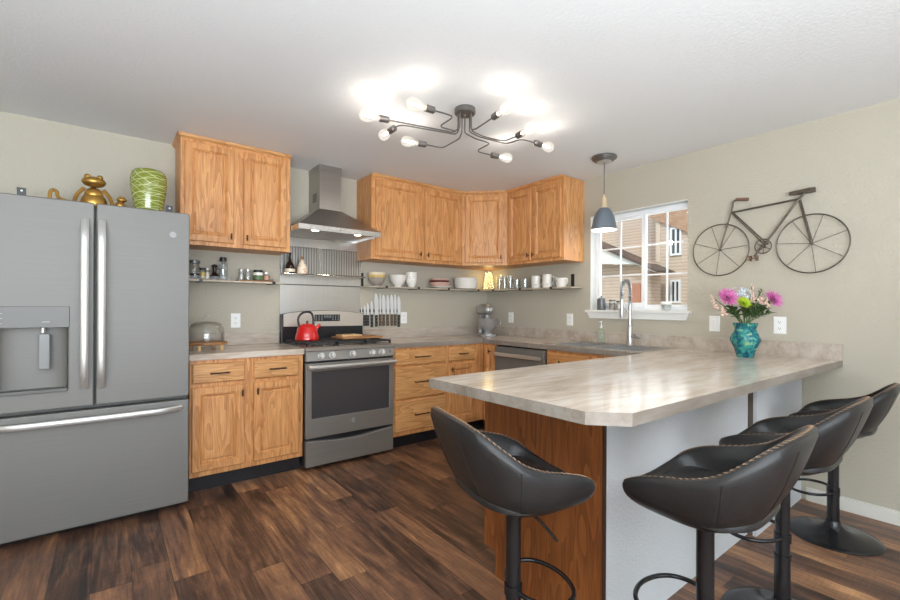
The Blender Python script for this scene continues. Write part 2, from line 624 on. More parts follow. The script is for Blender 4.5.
def box(bm, x0, x1, y0, y1, z0, z1):
    vs = [bm.verts.new((x, y, z)) for x in (x0, x1) for y in (y0, y1) for z in (z0, z1)]
    for f in ((0, 1, 3, 2), (4, 6, 7, 5), (0, 4, 5, 1), (2, 3, 7, 6), (0, 2, 6, 4), (1, 5, 7, 3)):
        bm.faces.new([vs[i] for i in f])
    return bm


def bx(*a):
    return box(B(), *a)


def ring(bm, c, ax, r, n, ref=None, rx=None):
    ax = Vector(ax).normalized()
    ref = Vector(ref) if ref is not None else (Vector((0, 0, 1)) if abs(ax.z) < 0.9 else Vector((1, 0, 0)))
    u = (ref - ax * ref.dot(ax)).normalized()
    v = ax.cross(u)
    rx = rx if rx is not None else r
    return [bm.verts.new(Vector(c) + u * (r * math.cos(2 * PI * k / n)) + v * (rx * math.sin(2 * PI * k / n))) for k in range(n)]


def bridge(bm, a, b):
    n = len(a)
    for k in range(n):
        bm.faces.new((a[k], a[(k + 1) % n], b[(k + 1) % n], b[k]))


def cyl(bm, p0, p1, r0, r1=None, n=20, caps=True):
    p0, p1 = Vector(p0), Vector(p1)
    r1 = r0 if r1 is None else r1
    a = ring(bm, p0, p1 - p0, r0, n)
    b = ring(bm, p1, p1 - p0, r1, n)
    bridge(bm, a, b)
    if caps:
        bm.faces.new(a[::-1])
        bm.faces.new(b)
    return bm


def lathe(bm, prof, c=(0, 0, 0), n=32, closed=False, sq=None):
    """prof: list of (r, z). ends close on the axis when r==0. sq: polygon-ness list"""
    c = Vector(c)
    rows = []
    for r, z in prof:
        if r <= 1e-6:
            rows.append([bm.verts.new(c + Vector((0, 0, z)))])
        else:
            rows.append([bm.verts.new(c + Vector((r * math.cos(2 * PI * k / n), r * math.sin(2 * PI * k / n), z))) for k in range(n)])
    for a, b in zip(rows, rows[1:]):
        if len(a) == 1 and len(b) == 1:
            continue
        for k in range(n):
            k2 = (k + 1) % n
            if len(a) == 1:
                bm.faces.new((a[0], b[k2], b[k]))
            elif len(b) == 1:
                bm.faces.new((a[k], a[k2], b[0]))
            else:
                bm.faces.new((a[k], a[k2], b[k2], b[k]))
    return bm


def smooth_path(pts, it=2):
    pts = [Vector(p) for p in pts]
    for _ in range(it):
        q = [pts[0]]
        for a, b in zip(pts, pts[1:]):
            q.append(a * 0.75 + b * 0.25)
            q.append(a * 0.25 + b * 0.75)
        q.append(pts[-1])
        pts = q
    return pts


def tube(bm, pts, r, n=10, closed=False, rad=None):
    pts = [Vector(p) for p in pts]
    N = len(pts)
    rings = []
    ref = None
    for k in range(N):
        if closed:
            d = pts[(k + 1) % N] - pts[k - 1]
        else:
            d = pts[min(k + 1, N - 1)] - pts[max(k - 1, 0)]
        d.normalize()
        if ref is None:
            ref = Vector((0, 0, 1)) if abs(d.z) < 0.9 else Vector((1, 0, 0))
        ref = (ref - d * ref.dot(d))
        if ref.length < 1e-5:
            ref = d.orthogonal()
        ref.normalize()
        rr = rad[k] if rad else r
        rings.append(ring(bm, pts[k], d, rr, n, ref))
    for a, b in zip(rings, rings[1:]):
        bridge(bm, a, b)
    if closed:
        bridge(bm, rings[-1], rings[0])
    else:
        bm.faces.new(rings[0][::-1])
        bm.faces.new(rings[-1])
    return bm


def prism(bm, poly, z0, z1, f=lambda x, y, z: (x, y, z)):
    a = [bm.verts.new(f(x, y, z0)) for x, y in poly]
    b = [bm.verts.new(f(x, y, z1)) for x, y in poly]
    bm.faces.new(a[::-1])
    bm.faces.new(b)
    bridge(bm, a, b)
    return bm


def grid_slab(us, vs, keep, w0, w1, f=lambda u, v, w: (u, v, w), cuts=None):
    """slab of grid cells (keep(i, j)) extruded from w0 to w1; cuts: {(i,j): missing corner index}"""
    bm = B()
    g = {}

    def V(i, j, s):
        if (i, j, s) not in g:
            g[(i, j, s)] = bm.verts.new(f(us[i], vs[j], w1 if s else w0))
        return g[(i, j, s)]
    cuts = cuts or {}
    edges = {}
    for i in range(len(us) - 1):
        for j in range(len(vs) - 1):
            if not keep(i, j):
                continue
            cs = [(i, j), (i + 1, j), (i + 1, j + 1), (i, j + 1)]
            if (i, j) in cuts:
                cs.pop(cuts[(i, j)])
            bm.faces.new([V(a, b, 1) for a, b in cs])
            bm.faces.new([V(a, b, 0) for a, b in cs][::-1])
            for k in range(len(cs)):
                e = (cs[k], cs[(k + 1) % len(cs)])
                if (e[1], e[0]) in edges:
                    del edges[(e[1], e[0])]
                else:
                    edges[e] = 1
    for (a, b) in edges:
        bm.faces.new((V(*a, 0), V(*b, 0), V(*b, 1), V(*a, 1)))
    bmesh.ops.dissolve_limit(bm, angle_limit=0.01, verts=bm.verts, edges=bm.edges)
    return bm


def sphere(bm, c, r, sx=1, sy=1, sz=1, n=16, m=10, rot=None):
    c = Vector(c)
    rows = []
    for a in range(m + 1):
        ph = -PI / 2 + PI * a / m
        if a in (0, m):
            v = Vector((0, 0, r * sz * math.sin(ph)))
            if rot: v = rot @ v
            rows.append([bm.verts.new(c + v)])
        else:
            row = []
            for k in range(n):
                t = 2 * PI * k / n
                v = Vector((r * sx * math.cos(ph) * math.cos(t), r * sy * math.cos(ph) * math.sin(t), r * sz * math.sin(ph)))
                if rot: v = rot @ v
                row.append(bm.verts.new(c + v))
            rows.append(row)
    for a, b in zip(rows, rows[1:]):
        for k in range(n):
            k2 = (k + 1) % n
            if len(a) == 1:
                bm.faces.new((a[0], b[k2], b[k]))
            elif len(b) == 1:
                bm.faces.new((a[k], a[k2], b[0]))
            else:
                bm.faces.new((a[k], a[k2], b[k2], b[k]))
    return bm


def text_mesh(name, s, size, mat, parent, origin, right, up, depth=0.001, align='CENTER'):
    cu = bpy.data.curves.new(name, 'FONT')
    cu.body = s
    cu.size = size
    cu.extrude = depth
    cu.align_x = align
    cu.align_y = 'CENTER'
    t = bpy.data.objects.new(name + '_tmp', cu)
    COL.objects.link(t)
    bpy.context.view_layer.update()
    me = bpy.data.meshes.new_from_object(t.evaluated_get(bpy.context.evaluated_depsgraph_get()))
    bpy.data.objects.remove(t)
    bm = B()
    bm.from_mesh(me)
    right, up = Vector(right).normalized(), Vector(up).normalized()
    nrm = right.cross(up)
    mt = Matrix((right, up, nrm)).transposed().to_4x4()
    mt.translation = Vector(origin)
    bmesh.ops.transform(bm, matrix=mt, verts=bm.verts)
    return obj(name, bm, mat, parent)


# frames: 'B' fronts face -Y (back wall run), 'R' fronts face -X (window wall run)
def F_back(y):
    """u -> +X, v -> Z, w outwards -> -Y"""
    return lambda u, v, w: (u, y - w, v)


def F_right(x):
    """u -> -Y (left to right as seen), v -> Z, w outwards -> -X"""
    return lambda u, v, w: (x - w, -u, v)


def F_diag(p, ang):
    c, s = math.cos(ang), math.sin(ang)
    return lambda u, v, w: (p[0] + c * u + s * w, p[1] + s * u - c * w, v)


def rect_rings(f, u0, u1, v0, v1, levels, cap=True):
    bm = B()
    prev = None
    first = None
    for off, d in levels:
        r = [bm.verts.new(f(*q, d)) for q in ((u0 + off, v0 + off), (u1 - off, v0 + off), (u1 - off, v1 - off), (u0 + off, v1 - off))]
        if prev:
            bridge(bm, prev, r)
        else:
            first = r
        prev = r
    bm.faces.new(prev)
    bm.faces.new(first[::-1])
    return bm


def door_panel(f, u0, u1, v0, v1):
    return rect_rings(f, u0, u1, v0, v1, [(0, 0), (0, 0.014), (0.004, 0.019), (0.044, 0.019), (0.048, 0.0135), (0.052, 0.0150), (0.060, 0.004), (0.067, 0.003), (0.071, 0.010), (0.076, 0.0115)])


def drawer_front(f, u0, u1, v0, v1):
    return rect_rings(f, u0, u1, v0, v1, [(0, 0), (0, 0.011), (0.007, 0.018), (0.009, 0.019)])


def bar_pull(f, uc, v, half, parent):
    bm = B()
    cyl(bm, f(uc - half, v, 0.030), f(uc + half, v, 0.030), 0.0048, n=10)
    for s in (-0.8, 0.8):
        cyl(bm, f(uc + half * s, v, 0.002), f(uc + half * s, v, 0.030), 0.004, n=8)
    return obj('bar_pull', bm, 'bronze', parent, smooth=True, local=False)


def t_knob(f, u, v, parent):
    bm = B()
    cyl(bm, f(u, v, 0.002), f(u, v, 0.026), 0.0045, n=8)
    cyl(bm, f(u, v - 0.022, 0.028), f(u, v + 0.022, 0.028), 0.0055, n=10)
    return obj('knob', bm, 'bronze', parent, smooth=True)


# ------------------------------------------------------------------ the room
H = 2.433
struct(obj('floor', bx(-6, 0.0, -8, 0, -0.05, 0), 'floor'))
struct(obj('ceiling', bx(-6.1, 0.14, -8.1, 0.1, H, H + 0.06), 'ceiling'))
struct(obj('wall_back', bx(-6.1, 0.14, 0, 0.1, -0.05, H), 'wall'))
WY0, WY1, WZ0, WZ1 = -2.295, -1.42, 1.205, 2.078
ys = [-8.1, WY0, WY1, 0.0]
zs = [-0.05, WZ0, WZ1, H]
struct(obj('wall_right', grid_slab(ys, zs, lambda i, j: not (i == 1 and j == 1), 0, 0.14, lambda u, v, w_: (w_, u, v)), 'wall'))
# rear wall with a wide glazed door opening, (behind the camera)
xs = [-6.1, -5.4, -1.0, 0.0]
struct(obj('wall_rear', grid_slab(xs, [-0.05, 0.08, 2.2, H], lambda i, j: not (i == 1 and j == 1), -8.1, -8.0, lambda u, v, w_: (u, w_, v)), 'wall'))
struct(obj('wall_left', bx(-6.1, -6.0, -8.1, 0.1, -0.05, H), 'wall'))
bm = B()
box(bm, -0.013, 0, -8, -3.04, 0, 0.070)
box(bm, -0.009, 0, -8, -3.04, 0.070, 0.082)
struct(obj('baseboard_right', bm, 'base_trim', bevel=0.002))
struct(obj('baseboard_rear', bx(-6, -5.4, -8, -7.987, 0, 0.082), 'base_trim'))
# outdoor ground
struct(obj('ground', bx(0.2, 40, -25, 30, -0.8, -0.7), plain('dry_grass_ground', srgb(150, 140, 110), 0.9, var=0.2)))

# window over the sink
win = bpy.data.objects.new('window_1', None)
COL.objects.link(win)
struct(win)
FX0, FX1 = 0.075, 0.125
bm = B()
ow = 0.022
box(bm, FX0, FX1, WY0, WY1, WZ1 - 0.03, WZ1)
box(bm, FX0, FX1, WY0, WY1, WZ0, WZ0 + 0.03)
box(bm, FX0, FX1, WY0, WY0 + ow, WZ0 + 0.03, WZ1 - 0.03)
box(bm, FX0, FX1, WY1 - ow, WY1, WZ0 + 0.03, WZ1 - 0.03)
obj('window_frame', bm, 'vinyl', win, bevel=0.002)
ym = -1.905


def sash(y0, y1, x0, x1, z0, z1, s):
    bm = B()
    box(bm, x0, x1, y0, y1, z0, z0 + s)
    box(bm, x0, x1, y0, y1, z1 - s, z1)
    box(bm, x0, x1, y0, y0 + s, z0 + s, z1 - s)
    box(bm, x0, x1, y1 - s, y1, z0 + s, z1 - s)
    sh = obj('window_sash', bm, 'vinyl', win, bevel=0.003)
    xc = (x0 + x1) / 2
    bm = B()
    yc = (y0 + y1) / 2
    box(bm, xc - 0.007, xc + 0.007, yc - 0.006, yc + 0.006, z0 + s, z1 - s)
    for k in (1, 2):
        zz = z0 + s + (z1 - z0 - 2 * s) * k / 3
        box(bm, xc - 0.0065, xc + 0.0065, y0 + s, y1 - s, zz - 0.006, zz + 0.006)
    obj('muntins', bm, 'vinyl', sh)
    obj('window_pane', bx(xc - 0.002, xc + 0.002, y0 + s - 0.003, y1 - s + 0.003, z0 + s - 0.003, z1 - s + 0.003), 'pane', sh)


sash(ym - 0.02, WY1 - ow, FX0 - 0.012, FX0 + 0.016, WZ0 + 0.03, WZ1 - 0.03, 0.040)
sash(WY0 + ow - 0.012, ym + 0.02, FX0 + 0.018, FX0 + 0.044, WZ0 + 0.03, WZ1 - 0.03, 0.022)
bm = B()
box(bm, FX0 - 0.03, FX0 - 0.004, WY0 + 0.004, WY1 - 0.004, WZ1 - 0.052, WZ1 - 0.022)
obj('blind_rail', bm, 'vinyl', win, bevel=0.004)
# white lined returns and the sill with its apron
bm = B()
box(bm, 0.001, FX0, WY1 - 0.006, WY1, WZ0, WZ1)
box(bm, 0.001, FX0, WY0, WY1, WZ1 - 0.006, WZ1)
obj('window_return', bm, 'white_trim', win)
bm = B()
box(bm, -0.001, FX0, WY0 + 0.001, WY1 - 0.007, WZ0 + 0.0005, WZ0 + 0.003)
box(bm, -0.035, -0.0015, WY0 - 0.035, WY1 + 0.035, WZ0 - 0.016, WZ0 + 0.003)
obj('window_sill', bm, 'white_trim', win, bevel=0.003)
bm = prism(B(), [(WY0 - 0.020, WZ0 - 0.016), (WY1 + 0.020, WZ0 - 0.016), (WY1 - 0.005, WZ0 - 0.072), (WY0 + 0.005, WZ0 - 0.072)],
           0, 1, lambda y, z, t: (-0.001 - t * 0.022 * (1 if z > WZ0 - 0.03 else 0.7), y, z))
obj('window_apron', bm, 'white_trim', win)

# ------------------------------------------------------------------ neighbouring house seen through the window
XH = 12.0


def hs(X8, k=1):            # helper: scale a y measured on x=8 out to another distance along the sight line
    return X8


hb = thing('neighbour_house', 'beige lap-sided house outside the window with small white-framed windows', 'house', (13, 3, -0.7))
CX, CY, CZ = -3.5597, -3.8832, 1.2283


def at(X, y8, z8):
    """re-project a point measured on the plane x=8 to the plane x=X"""
    t = (X - CX) / (8 - CX)
    return CY + (y8 - CY) * t, CZ + (z8 - CZ) * t


def at_box(X, y8a, z8a, y8b, z8b):
    a = at(X, y8a, z8a)
    b = at(X, y8b, z8b)
    return min(a[0], b[0]), max(a[0], b[0]), min(a[1], b[1]), max(a[1], b[1])


yc_, zc_ = at(XH, 1.98, 2.5)
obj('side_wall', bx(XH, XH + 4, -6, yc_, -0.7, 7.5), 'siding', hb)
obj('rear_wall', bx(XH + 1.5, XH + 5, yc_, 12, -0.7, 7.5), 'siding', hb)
obj('corner_trim', bx(XH - 0.03, XH + 0.05, yc_ - 0.02, yc_ + 0.14, -0.7, 6.0), plain('corner_board', srgb(214, 196, 176), 0.7), hb)
for (wa, wb) in (((1.692, 3.312), (1.411, 2.585)), ((1.686, 1.961), (1.43, 1.362))):
    y0, y1, z0, z1 = at_box(XH, wa[0], wa[1], wb[0], wb[1])
    fr = obj('window', grid_slab([y0, y0 + 0.06, y1 - 0.06, y1], [z0, z0 + 0.07, z1 - 0.07, z1], lambda i, j: not (i == 1 and j == 1), XH - 0.07, XH - 0.001, lambda u, v, w_: (w_, u, v)), 'vinyl', hb)
    obj('dark_pane', bx(XH - 0.03, XH - 0.001, y0 + 0.05, y1 - 0.05, z0 + 0.06, z1 - 0.06), plain('dark_house_pane', (0.06, 0.065, 0.07), 0.15), fr)
    obj('mullion', bx(XH - 0.06, XH - 0.03, (y0 + y1) / 2 - 0.03, (y0 + y1) / 2 + 0.03, z0 + 0.07, z1 - 0.07), 'vinyl', fr)
# shingled gable above the side wall
p = [at(XH - 0.1, 2.25, 3.66), at(XH - 0.1, 1.29, 3.155), at(XH - 0.1, 0.3, 2.6), at(XH - 0.1, 0.3, 6.5), at(XH - 0.1, 2.6, 6.5)]
obj('shingled_gable', prism(B(), p, XH - 0.12, XH - 0.002, lambda y, z, t: (t, y, z)), 'shingle', hb)
# garage gable with a white rake board
gb = thing('neighbour_garage', 'low gabled garage with white rake board outside the window', 'garage', (11, 8, -0.7))
XG = 10.5
a = at(XG, 4.3, 3.30)
b_ = at(XG, 2.003, 2.214)
a2 = at(XG, 4.3, 2.56)
b2 = at(XG, 2.54, 2.42)
obj('gable_end', prism(B(), [a, b_, (b_[0], b_[1] - 0.06), b2, a2], XG - 0.25, XG, lambda y, z, t: (t, y, z)), 'white_trim', gb)
obj('roof_edge', prism(B(), [(a[0], a[1] + 0.10), (b_[0] - 0.1, b_[1] + 0.02), (b_[0] - 0.1, b_[1] - 0.06), (a[0], a[1])], XG - 0.35, XG + 0.9, lambda y, z, t: (t, y, z)),
    plain('dark_roof_edge', srgb(92, 78, 72), 0.8), gb)
obj('garage_wall', bx(XG + 0.2, XG + 1.1, b2[0] - 0.15, 12, -0.7, a2[1] - 0.02), 'siding', gb)
dy0, dy1, dz0, dz1 = at_box(XG + 0.2, 2.78, 1.90, 2.50, 1.0)
obj('door', bx(XG + 0.15, XG + 0.199, dy0, dy1, -0.6, dz1), plain('terracotta_door', srgb(190, 130, 104), 0.6), gb)

# ------------------------------------------------------------------ kitchen cabinets, back run
ZT = 0.9154                     # top of the counters
ZC = 0.875                      # underside


def carcass_B(t, x0, x1, z0=0.115, z1=ZC, y0=-0.612, yb=-0.003, mat='oak_v'):
    obj('cabinet_body', bx(x0, x1, y0, yb, z0, z1), mat, t, bevel=0.001)


def toe_B(t, x0, x1, y=-0.54):
    obj('toe_kick', bx(x0, x1, y, -0.02, 0.001, 0.115), 'toe', t)


fb = F_back(-0.612)
# left of the range
t = thing('base_cabinet', 'oak base cabinet with two drawers and two doors between fridge and range', 'cabinet', (-2.79, -0.3, 0))
carcass_B(t, -3.145, -2.412)
toe_B(t, -3.145, -2.412)
for u0, u1 in ((-3.133, -2.816), (-2.760, -2.447)):
    d = obj('drawer', drawer_front(fb, u0, u1, 0.722, 0.852), 'oak_h', t)
    bar_pull(lambda u, v, w_: fb(u, v, w_ + 0.017), (u0 + u1) / 2, 0.787, 0.058, d)
for u0, u1, ku in ((-3.133, -2.816, -2.836), (-2.760, -2.447, -2.738)):
    d = obj('door', door_panel(fb, u0, u1, 0.152, 0.698), 'oak_v', t)
    t_knob(lambda u, v, w_: fb(u, v, w_ + 0.017), ku, 0.640, d)

# right of the range: drawer stack
t = thing('drawer_cabinet', 'oak cabinet with a stack of three drawers right of the range', 'cabinet', (-1.36, -0.3, 0))
carcass_B(t, -1.640, -1.072)
toe_B(t, -1.640, -1.072)
for v0, v1 in ((0.722, 0.852), (0.430, 0.704), (0.150, 0.416)):
    d = obj('drawer', drawer_front(fb, -1.628, -1.090, v0, v1), 'oak_h', t)
    bar_pull(lambda u, v, w_: fb(u, v, w_ + 0.017), -1.36, (v0 + v1) / 2 + 0.005, 0.082, d)
t = thing('corner_base_cabinet', 'narrow oak cabinet with one drawer over one door beside the corner', 'cabinet', (-0.85, -0.3, 0))
carcass_B(t, -1.070, -0.613)
toe_B(t, -1.070, -0.55)
d = obj('drawer', drawer_front(fb, -1.046, -0.728, 0.722, 0.852), 'oak_h', t)
bar_pull(lambda u, v, w_: fb(u, v, w_ + 0.017), -0.887, 0.790, 0.052, d)
d = obj('door', door_panel(fb, -1.046, -0.728, 0.152, 0.698), 'oak_v', t)
t_knob(lambda u, v, w_: fb(u, v, w_ + 0.017), -1.026, 0.648, d)

# window-wall run (fronts face -X)
fr_ = F_right(-0.612)
t = thing('corner_door_cabinet', 'slim oak cabinet with one narrow door left of the dishwasher', 'cabinet', (-0.3, -0.71, 0))
obj('cabinet_body', bx(-0.612, -0.003, -0.800, -0.615, 0.115, ZC), 'oak_v', t)
obj('toe_kick', bx(-0.54, -0.02, -0.800, -0.615, 0.001, 0.115), 'toe', t)
d = obj('door', door_panel(fr_, 0.650, 0.793, 0.152, 0.852), 'oak_v', t)
t_knob(lambda u, v, w_: fr_(u, v, w_ + 0.017), 0.735, 0.800, d)
# dishwasher
t = thing('dishwasher', 'slate grey dishwasher with a bar handle under the counter by the corner', 'dishwasher', (-0.3, -1.11, 0))
obj('tub', bx(-0.60, -0.01, -1.413, -0.806, 0.10, 0.866), 'gap', t)
obj('toe_kick', bx(-0.55, -0.02, -1.413, -0.806, 0.001, 0.10), 'toe', t)
d = obj('door', rect_rings(fr_, 0.808, 1.411, 0.125, 0.860, [(0, 0), (0, 0.022), (0.004, 0.028)]), 'slate', t)
bm = B()
prism(bm, [(0.83, 0.775), (1.39, 0.775), (1.39, 0.808), (0.83, 0.808)], 0.052, 0.062, lambda u, v, w_: fr_(u, v, w_))
for u in (0.838, 1.366):
    prism(bm, [(u, 0.778), (u + 0.016, 0.778), (u + 0.016, 0.805), (u, 0.805)], 0.027, 0.053, lambda uu, v, w_: fr_(uu, v, w_))
obj('handle', bm, 'satin', d, bevel=0.003)
# sink cabinet
t = thing('sink_cabinet', 'oak cabinet under the sink with false drawer fronts', 'cabinet', (-0.3, -1.86, 0))
obj('cabinet_body', grid_slab([-0.612, -0.594, -0.02, -0.003], [-2.285, -2.267, -1.438, -1.420], lambda i, j: not (i == 1 and j == 1), 0.115, ZC), 'oak_v', t)
obj('cabinet_floor', bx(-0.594, -0.02, -2.267, -1.438, 0.115, 0.13), 'oak_hy', t)
obj('toe_kick', bx(-0.54, -0.02, -2.285, -1.420, 0.001, 0.115), 'toe', t)
for u0, u1 in ((1.440, 1.842), (1.866, 2.268)):
    d = obj('false_drawer', drawer_front(fr_, u0, u1, 0.722, 0.848), 'oak_hy', t)
    t_knob(lambda u, v, w_: fr_(u, v, w_ + 0.017), (u0 + u1) / 2 - 0.06, 0.775, d)
    d = obj('door', door_panel(fr_, u0, u1, 0.152, 0.698), 'oak_v', t)

# peninsula cabinet: oak end panel, white panelled back
t = thing('peninsula_cabinet', 'breakfast peninsula base with oak end panel and white back panels', 'cabinet', (-1.2, -2.75, 0))
obj('cabinet_body', bx(-2.138, -0.003, -2.955, -2.342, 0.115, ZC), 'oak_v', t)
obj('toe_kick', bx(-2.138, -0.003, -2.955, -2.420, 0.001, 0.115), 'toe', t)
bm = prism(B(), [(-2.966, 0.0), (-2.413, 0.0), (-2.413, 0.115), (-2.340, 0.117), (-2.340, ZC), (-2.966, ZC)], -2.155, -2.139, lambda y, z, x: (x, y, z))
obj('end_panel', bm, 'oak_end_shade', t)
obj('edge_strip', bx(-2.157, -2.142, -2.9735, -2.9665, 0.0, ZC), plain('dark_edge', srgb(60, 36, 22), 0.6), t)
obj('back_panel', bx(-2.1415, -0.801, -2.973, -2.957, 0.0, ZC), 'white_panel', t)
obj('back_panel', bx(-0.800, -0.003, -3.015, -2.998, 0.0, ZC), 'white_panel', t)
obj('gap_shade_strip', bx(-0.797, -0.003, -2.9975, -2.957, 0.0, ZC), plain('gap_shade_brown', srgb(96, 84, 72), 0.8), t)  # brown strip put in for the shaded gap behind the face panel

# ------------------------------------------------------------------ counters
t = thing('worktop', 'stone-look laminate worktop running round the corner and out as the peninsula', 'worktop', (-0.6, -1.6, ZC))
XE = -2.443
xs = [XE, -2.326, -1.643, -0.635, -0.575, -0.115, 0.0]
ys = [-3.215, -3.079, -2.29, -2.215, -1.425, -0.635, 0.0]


def keep(i, j):
    x = (xs[i] + xs[i + 1]) / 2
    y = (ys[j] + ys[j + 1]) / 2
    if i == 4 and j == 3:
        return False                      # sink cut-out
    if y < -2.29 or x > -0.635:
        return True
    return y > -0.635 and x > -1.643


def warp(u, v, w_):
    if v == ys[0]:
        v = -3.177 - 0.038 * (u + 2.326) / 2.326
    if u == XE:
        u = -2.421 if v < -3.0 else -2.443
    return (u, v, w_)


bm = grid_slab(xs, ys, keep, ZC, ZT, warp, cuts={(0, 0): 0})
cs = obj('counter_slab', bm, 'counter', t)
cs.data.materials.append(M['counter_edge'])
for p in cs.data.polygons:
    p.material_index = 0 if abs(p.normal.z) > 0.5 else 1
obj('backsplash', bx(-1.643, -0.022, -0.022, -0.001, ZT, 1.012), 'splash', t, bevel=0.001)
obj('backsplash', bx(-0.022, -0.001, -3.217, -0.001, ZT, 1.012), 'splash', t, bevel=0.001)
t = thing('small_worktop', 'short length of stone-look laminate worktop between fridge and range', 'worktop', (-2.79, -0.3, ZC))
obj('counter_slab', bx(-3.150, -2.408, -0.635, -0.001, ZC, ZT), 'counter', t, bevel=0.002)
obj('backsplash', bx(-3.150, -2.408, -0.022, -0.001, ZT + 0.0003, 1.012), 'splash', t, bevel=0.001)

# ------------------------------------------------------------------ upper cabinets
def upper_B(label, x0, x1, doors, knobs, yf=-0.305, z0=1.662, z1=2.428):
    t = thing('wall_cabinet', label, 'cabinet', ((x0 + x1) / 2, -0.15, z0))
    obj('cabinet_body', bx(x0, x1, yf, -0.002, z0, z1), 'oak_v', t, bevel=0.001)
    bm = B()
    prism(bm, [(0, 0), (0, 0.028), (0.026, 0.028), (0.018, 0.012), (0.006, 0.004)], x0, x1, lambda d, z, x: (x, yf - d, z1 - 0.024 + z))
    obj('cornice', bm, 'oak_h', t)
    f = F_back(yf)
    for (u0, u1), ku in zip(doors, knobs):
        d = obj('door', door_panel(f, u0, u1, z0 + 0.028, z1 - 0.045), 'oak_v', t)
        t_knob(lambda u, v, w_: f(u, v, w_ + 0.017), ku, z0 + 0.075, d)
    return t


t = upper_B('oak wall cabinet with two doors beside the fridge', -3.166, -2.412, [(-3.142, -2.828), (-2.760, -2.446)], [-2.848, -2.740])
bm = prism(B(), [(0, 0), (0, 0.028), (0.022, 0.028), (0.016, 0.012)], -0.331, -0.002, lambda d, z, y: (-3.166 - d, y, 2.404 + z))
obj('side_cornice', bm, 'oak_hy', t)
upper_B('oak wall cabinet with two doors right of the range hood', -1.690, -0.640, [(-1.655, -1.157), (-1.115, -0.665)], [-1.180, -1.092])
# diagonal corner cabinet
t = thing('corner_wall_cabinet', 'oak corner wall cabinet with a single diagonal door', 'cabinet', (-0.25, -0.25, 1.662))
poly = [(-0.638, -0.002), (-0.002, -0.002), (-0.002, -0.638), (-0.305, -0.638), (-0.638, -0.305)]
obj('cabinet_body', prism(B(), poly, 1.662, 2.428), 'oak_v', t)
Ld = math.hypot(0.333, 0.333)
fd = F_diag((-0.638, -0.305), -PI / 4)
bm = prism(B(), [(0, 0), (0, 0.028), (0.024, 0.028), (0.016, 0.010)], 0.0, Ld, lambda d, z, u: fd(u, 2.404 + z, d))
obj('cornice', bm, 'oak_h', t)
d = obj('door', door_panel(fd, 0.035, Ld - 0.045, 1.690, 2.383), 'oak_v', t)
t_knob(lambda u, v, w_: fd(u, v, w_ + 0.017), Ld - 0.065, 1.745, d)
# window-wall upper
t = thing('wall_cabinet', 'oak wall cabinet with two doors beside the window', 'cabinet', (-0.15, -1.0, 1.662))
obj('cabinet_body', bx(-0.305, -0.002, -1.352, -0.640, 1.662, 2.428), 'oak_v', t, bevel=0.001)
bm = prism(B(), [(0, 0), (0, 0.028), (0.026, 0.028), (0.018, 0.012), (0.006, 0.004)], -1.352, -0.640, lambda d, z, y: (-0.305 - d, y, 2.404 + z))
obj('cornice', bm, 'oak_hy', t)
fu = F_right(-0.305)
for (u0, u1), ku in (((0.662, 0.965), 0.945), ((0.992, 1.328), 1.012)):
    d = obj('door', door_panel(fu, u0, u1, 1.690, 2.383), 'oak_v', t)
    t_knob(lambda u, v, w_: fu(u, v, w_ + 0.017), ku, 1.737, d)


# ------------------------------------------------------------------ fridge
def emblem(parent, f, u, v, r):
    """round monogram badge with two interlaced capitals"""
    bm = B()
    cyl(bm, f(u, v, 0.0), f(u, v, 0.003), r, n=24)
    e = obj('badge', bm, plain('badge_grey', (0.42, 0.42, 0.41), 0.5, var=0.01), parent, smooth=True)
    bm = B()
    tube(bm, [f(u + r * 0.88 * math.cos(a), v + r * 0.88 * math.sin(a), 0.003) for a in [2 * PI * k / 24 for k in range(24)]], r * 0.07, 6, closed=True)
    obj('badge_ring', bm, 'gunmetal', e)
    o = Vector(f(u, v, 0.0035))
    right = Vector(f(u + 1, v, 0)) - Vector(f(u, v, 0))
    text_mesh('monogram', 'GE', r * 1.05, 'gunmetal', e, o, right, (0, 0, 1), 0.0008)


YF = -0.790
t = thing('refrigerator', 'slate grey french-door refrigerator with ice dispenser and bottom freezer drawer', 'refrigerator', (-3.62, -0.4, 0))
obj('case', bx(-4.068, -3.168, -0.715, -0.03, 0.035, 1.775), 'slate_d', t, bevel=0.004)
bm = B()
box(bm, -4.05, -3.19, -0.70, -0.10, 0.002, 0.04)
obj('base_grille', bm, 'black', t)
us = [-4.071, -4.005, -3.728, -3.621]
vs = [0.684, 0.790, 1.112, 1.787]
ld = obj('door', grid_slab(us, vs, lambda i, j: not (i == 1 and j == 1), YF, -0.722, lambda u, v, w_: (u, w_, v)), 'slate', t, bevel=0.006)
# dispenser: control band, curved recess, paddle, tray
obj('control_band', bx(-4.009, -3.722, YF - 0.005, YF + 0.001, 1.112, 1.222), 'slate_d', ld, bevel=0.002)
bm = B()
N = 14
pa = []
for k in range(N + 1):
    a = PI * k / N
    pa.append((-3.8665 - 0.1375 * math.cos(a), YF + 0.001 + 0.062 * math.sin(a) ** 0.6))
lo = [bm.verts.new((x, y, 0.7905)) for x, y in pa]
hi = [bm.verts.new((x, y, 1.1115)) for x, y in pa]
for k in range(N):
    bm.faces.new((lo[k], lo[k + 1], hi[k + 1], hi[k]))
bm.faces.new(hi)
bm.faces.new(lo)
obj('dispenser_recess', bm, 'slate', ld, smooth=True)
obj('dispenser_paddle', bx(-3.845, -3.800, YF + 0.012, YF + 0.026, 0.895, 1.08), plain('paddle_grey', (0.22, 0.22, 0.215), 0.4), ld, bevel=0.004)
bm = B()
cyl(bm, (-3.828, YF + 0.02, 1.112), (-3.828, YF + 0.02, 1.085), 0.010, n=12)
obj('water_nozzle', bm, 'satin', ld, smooth=True)
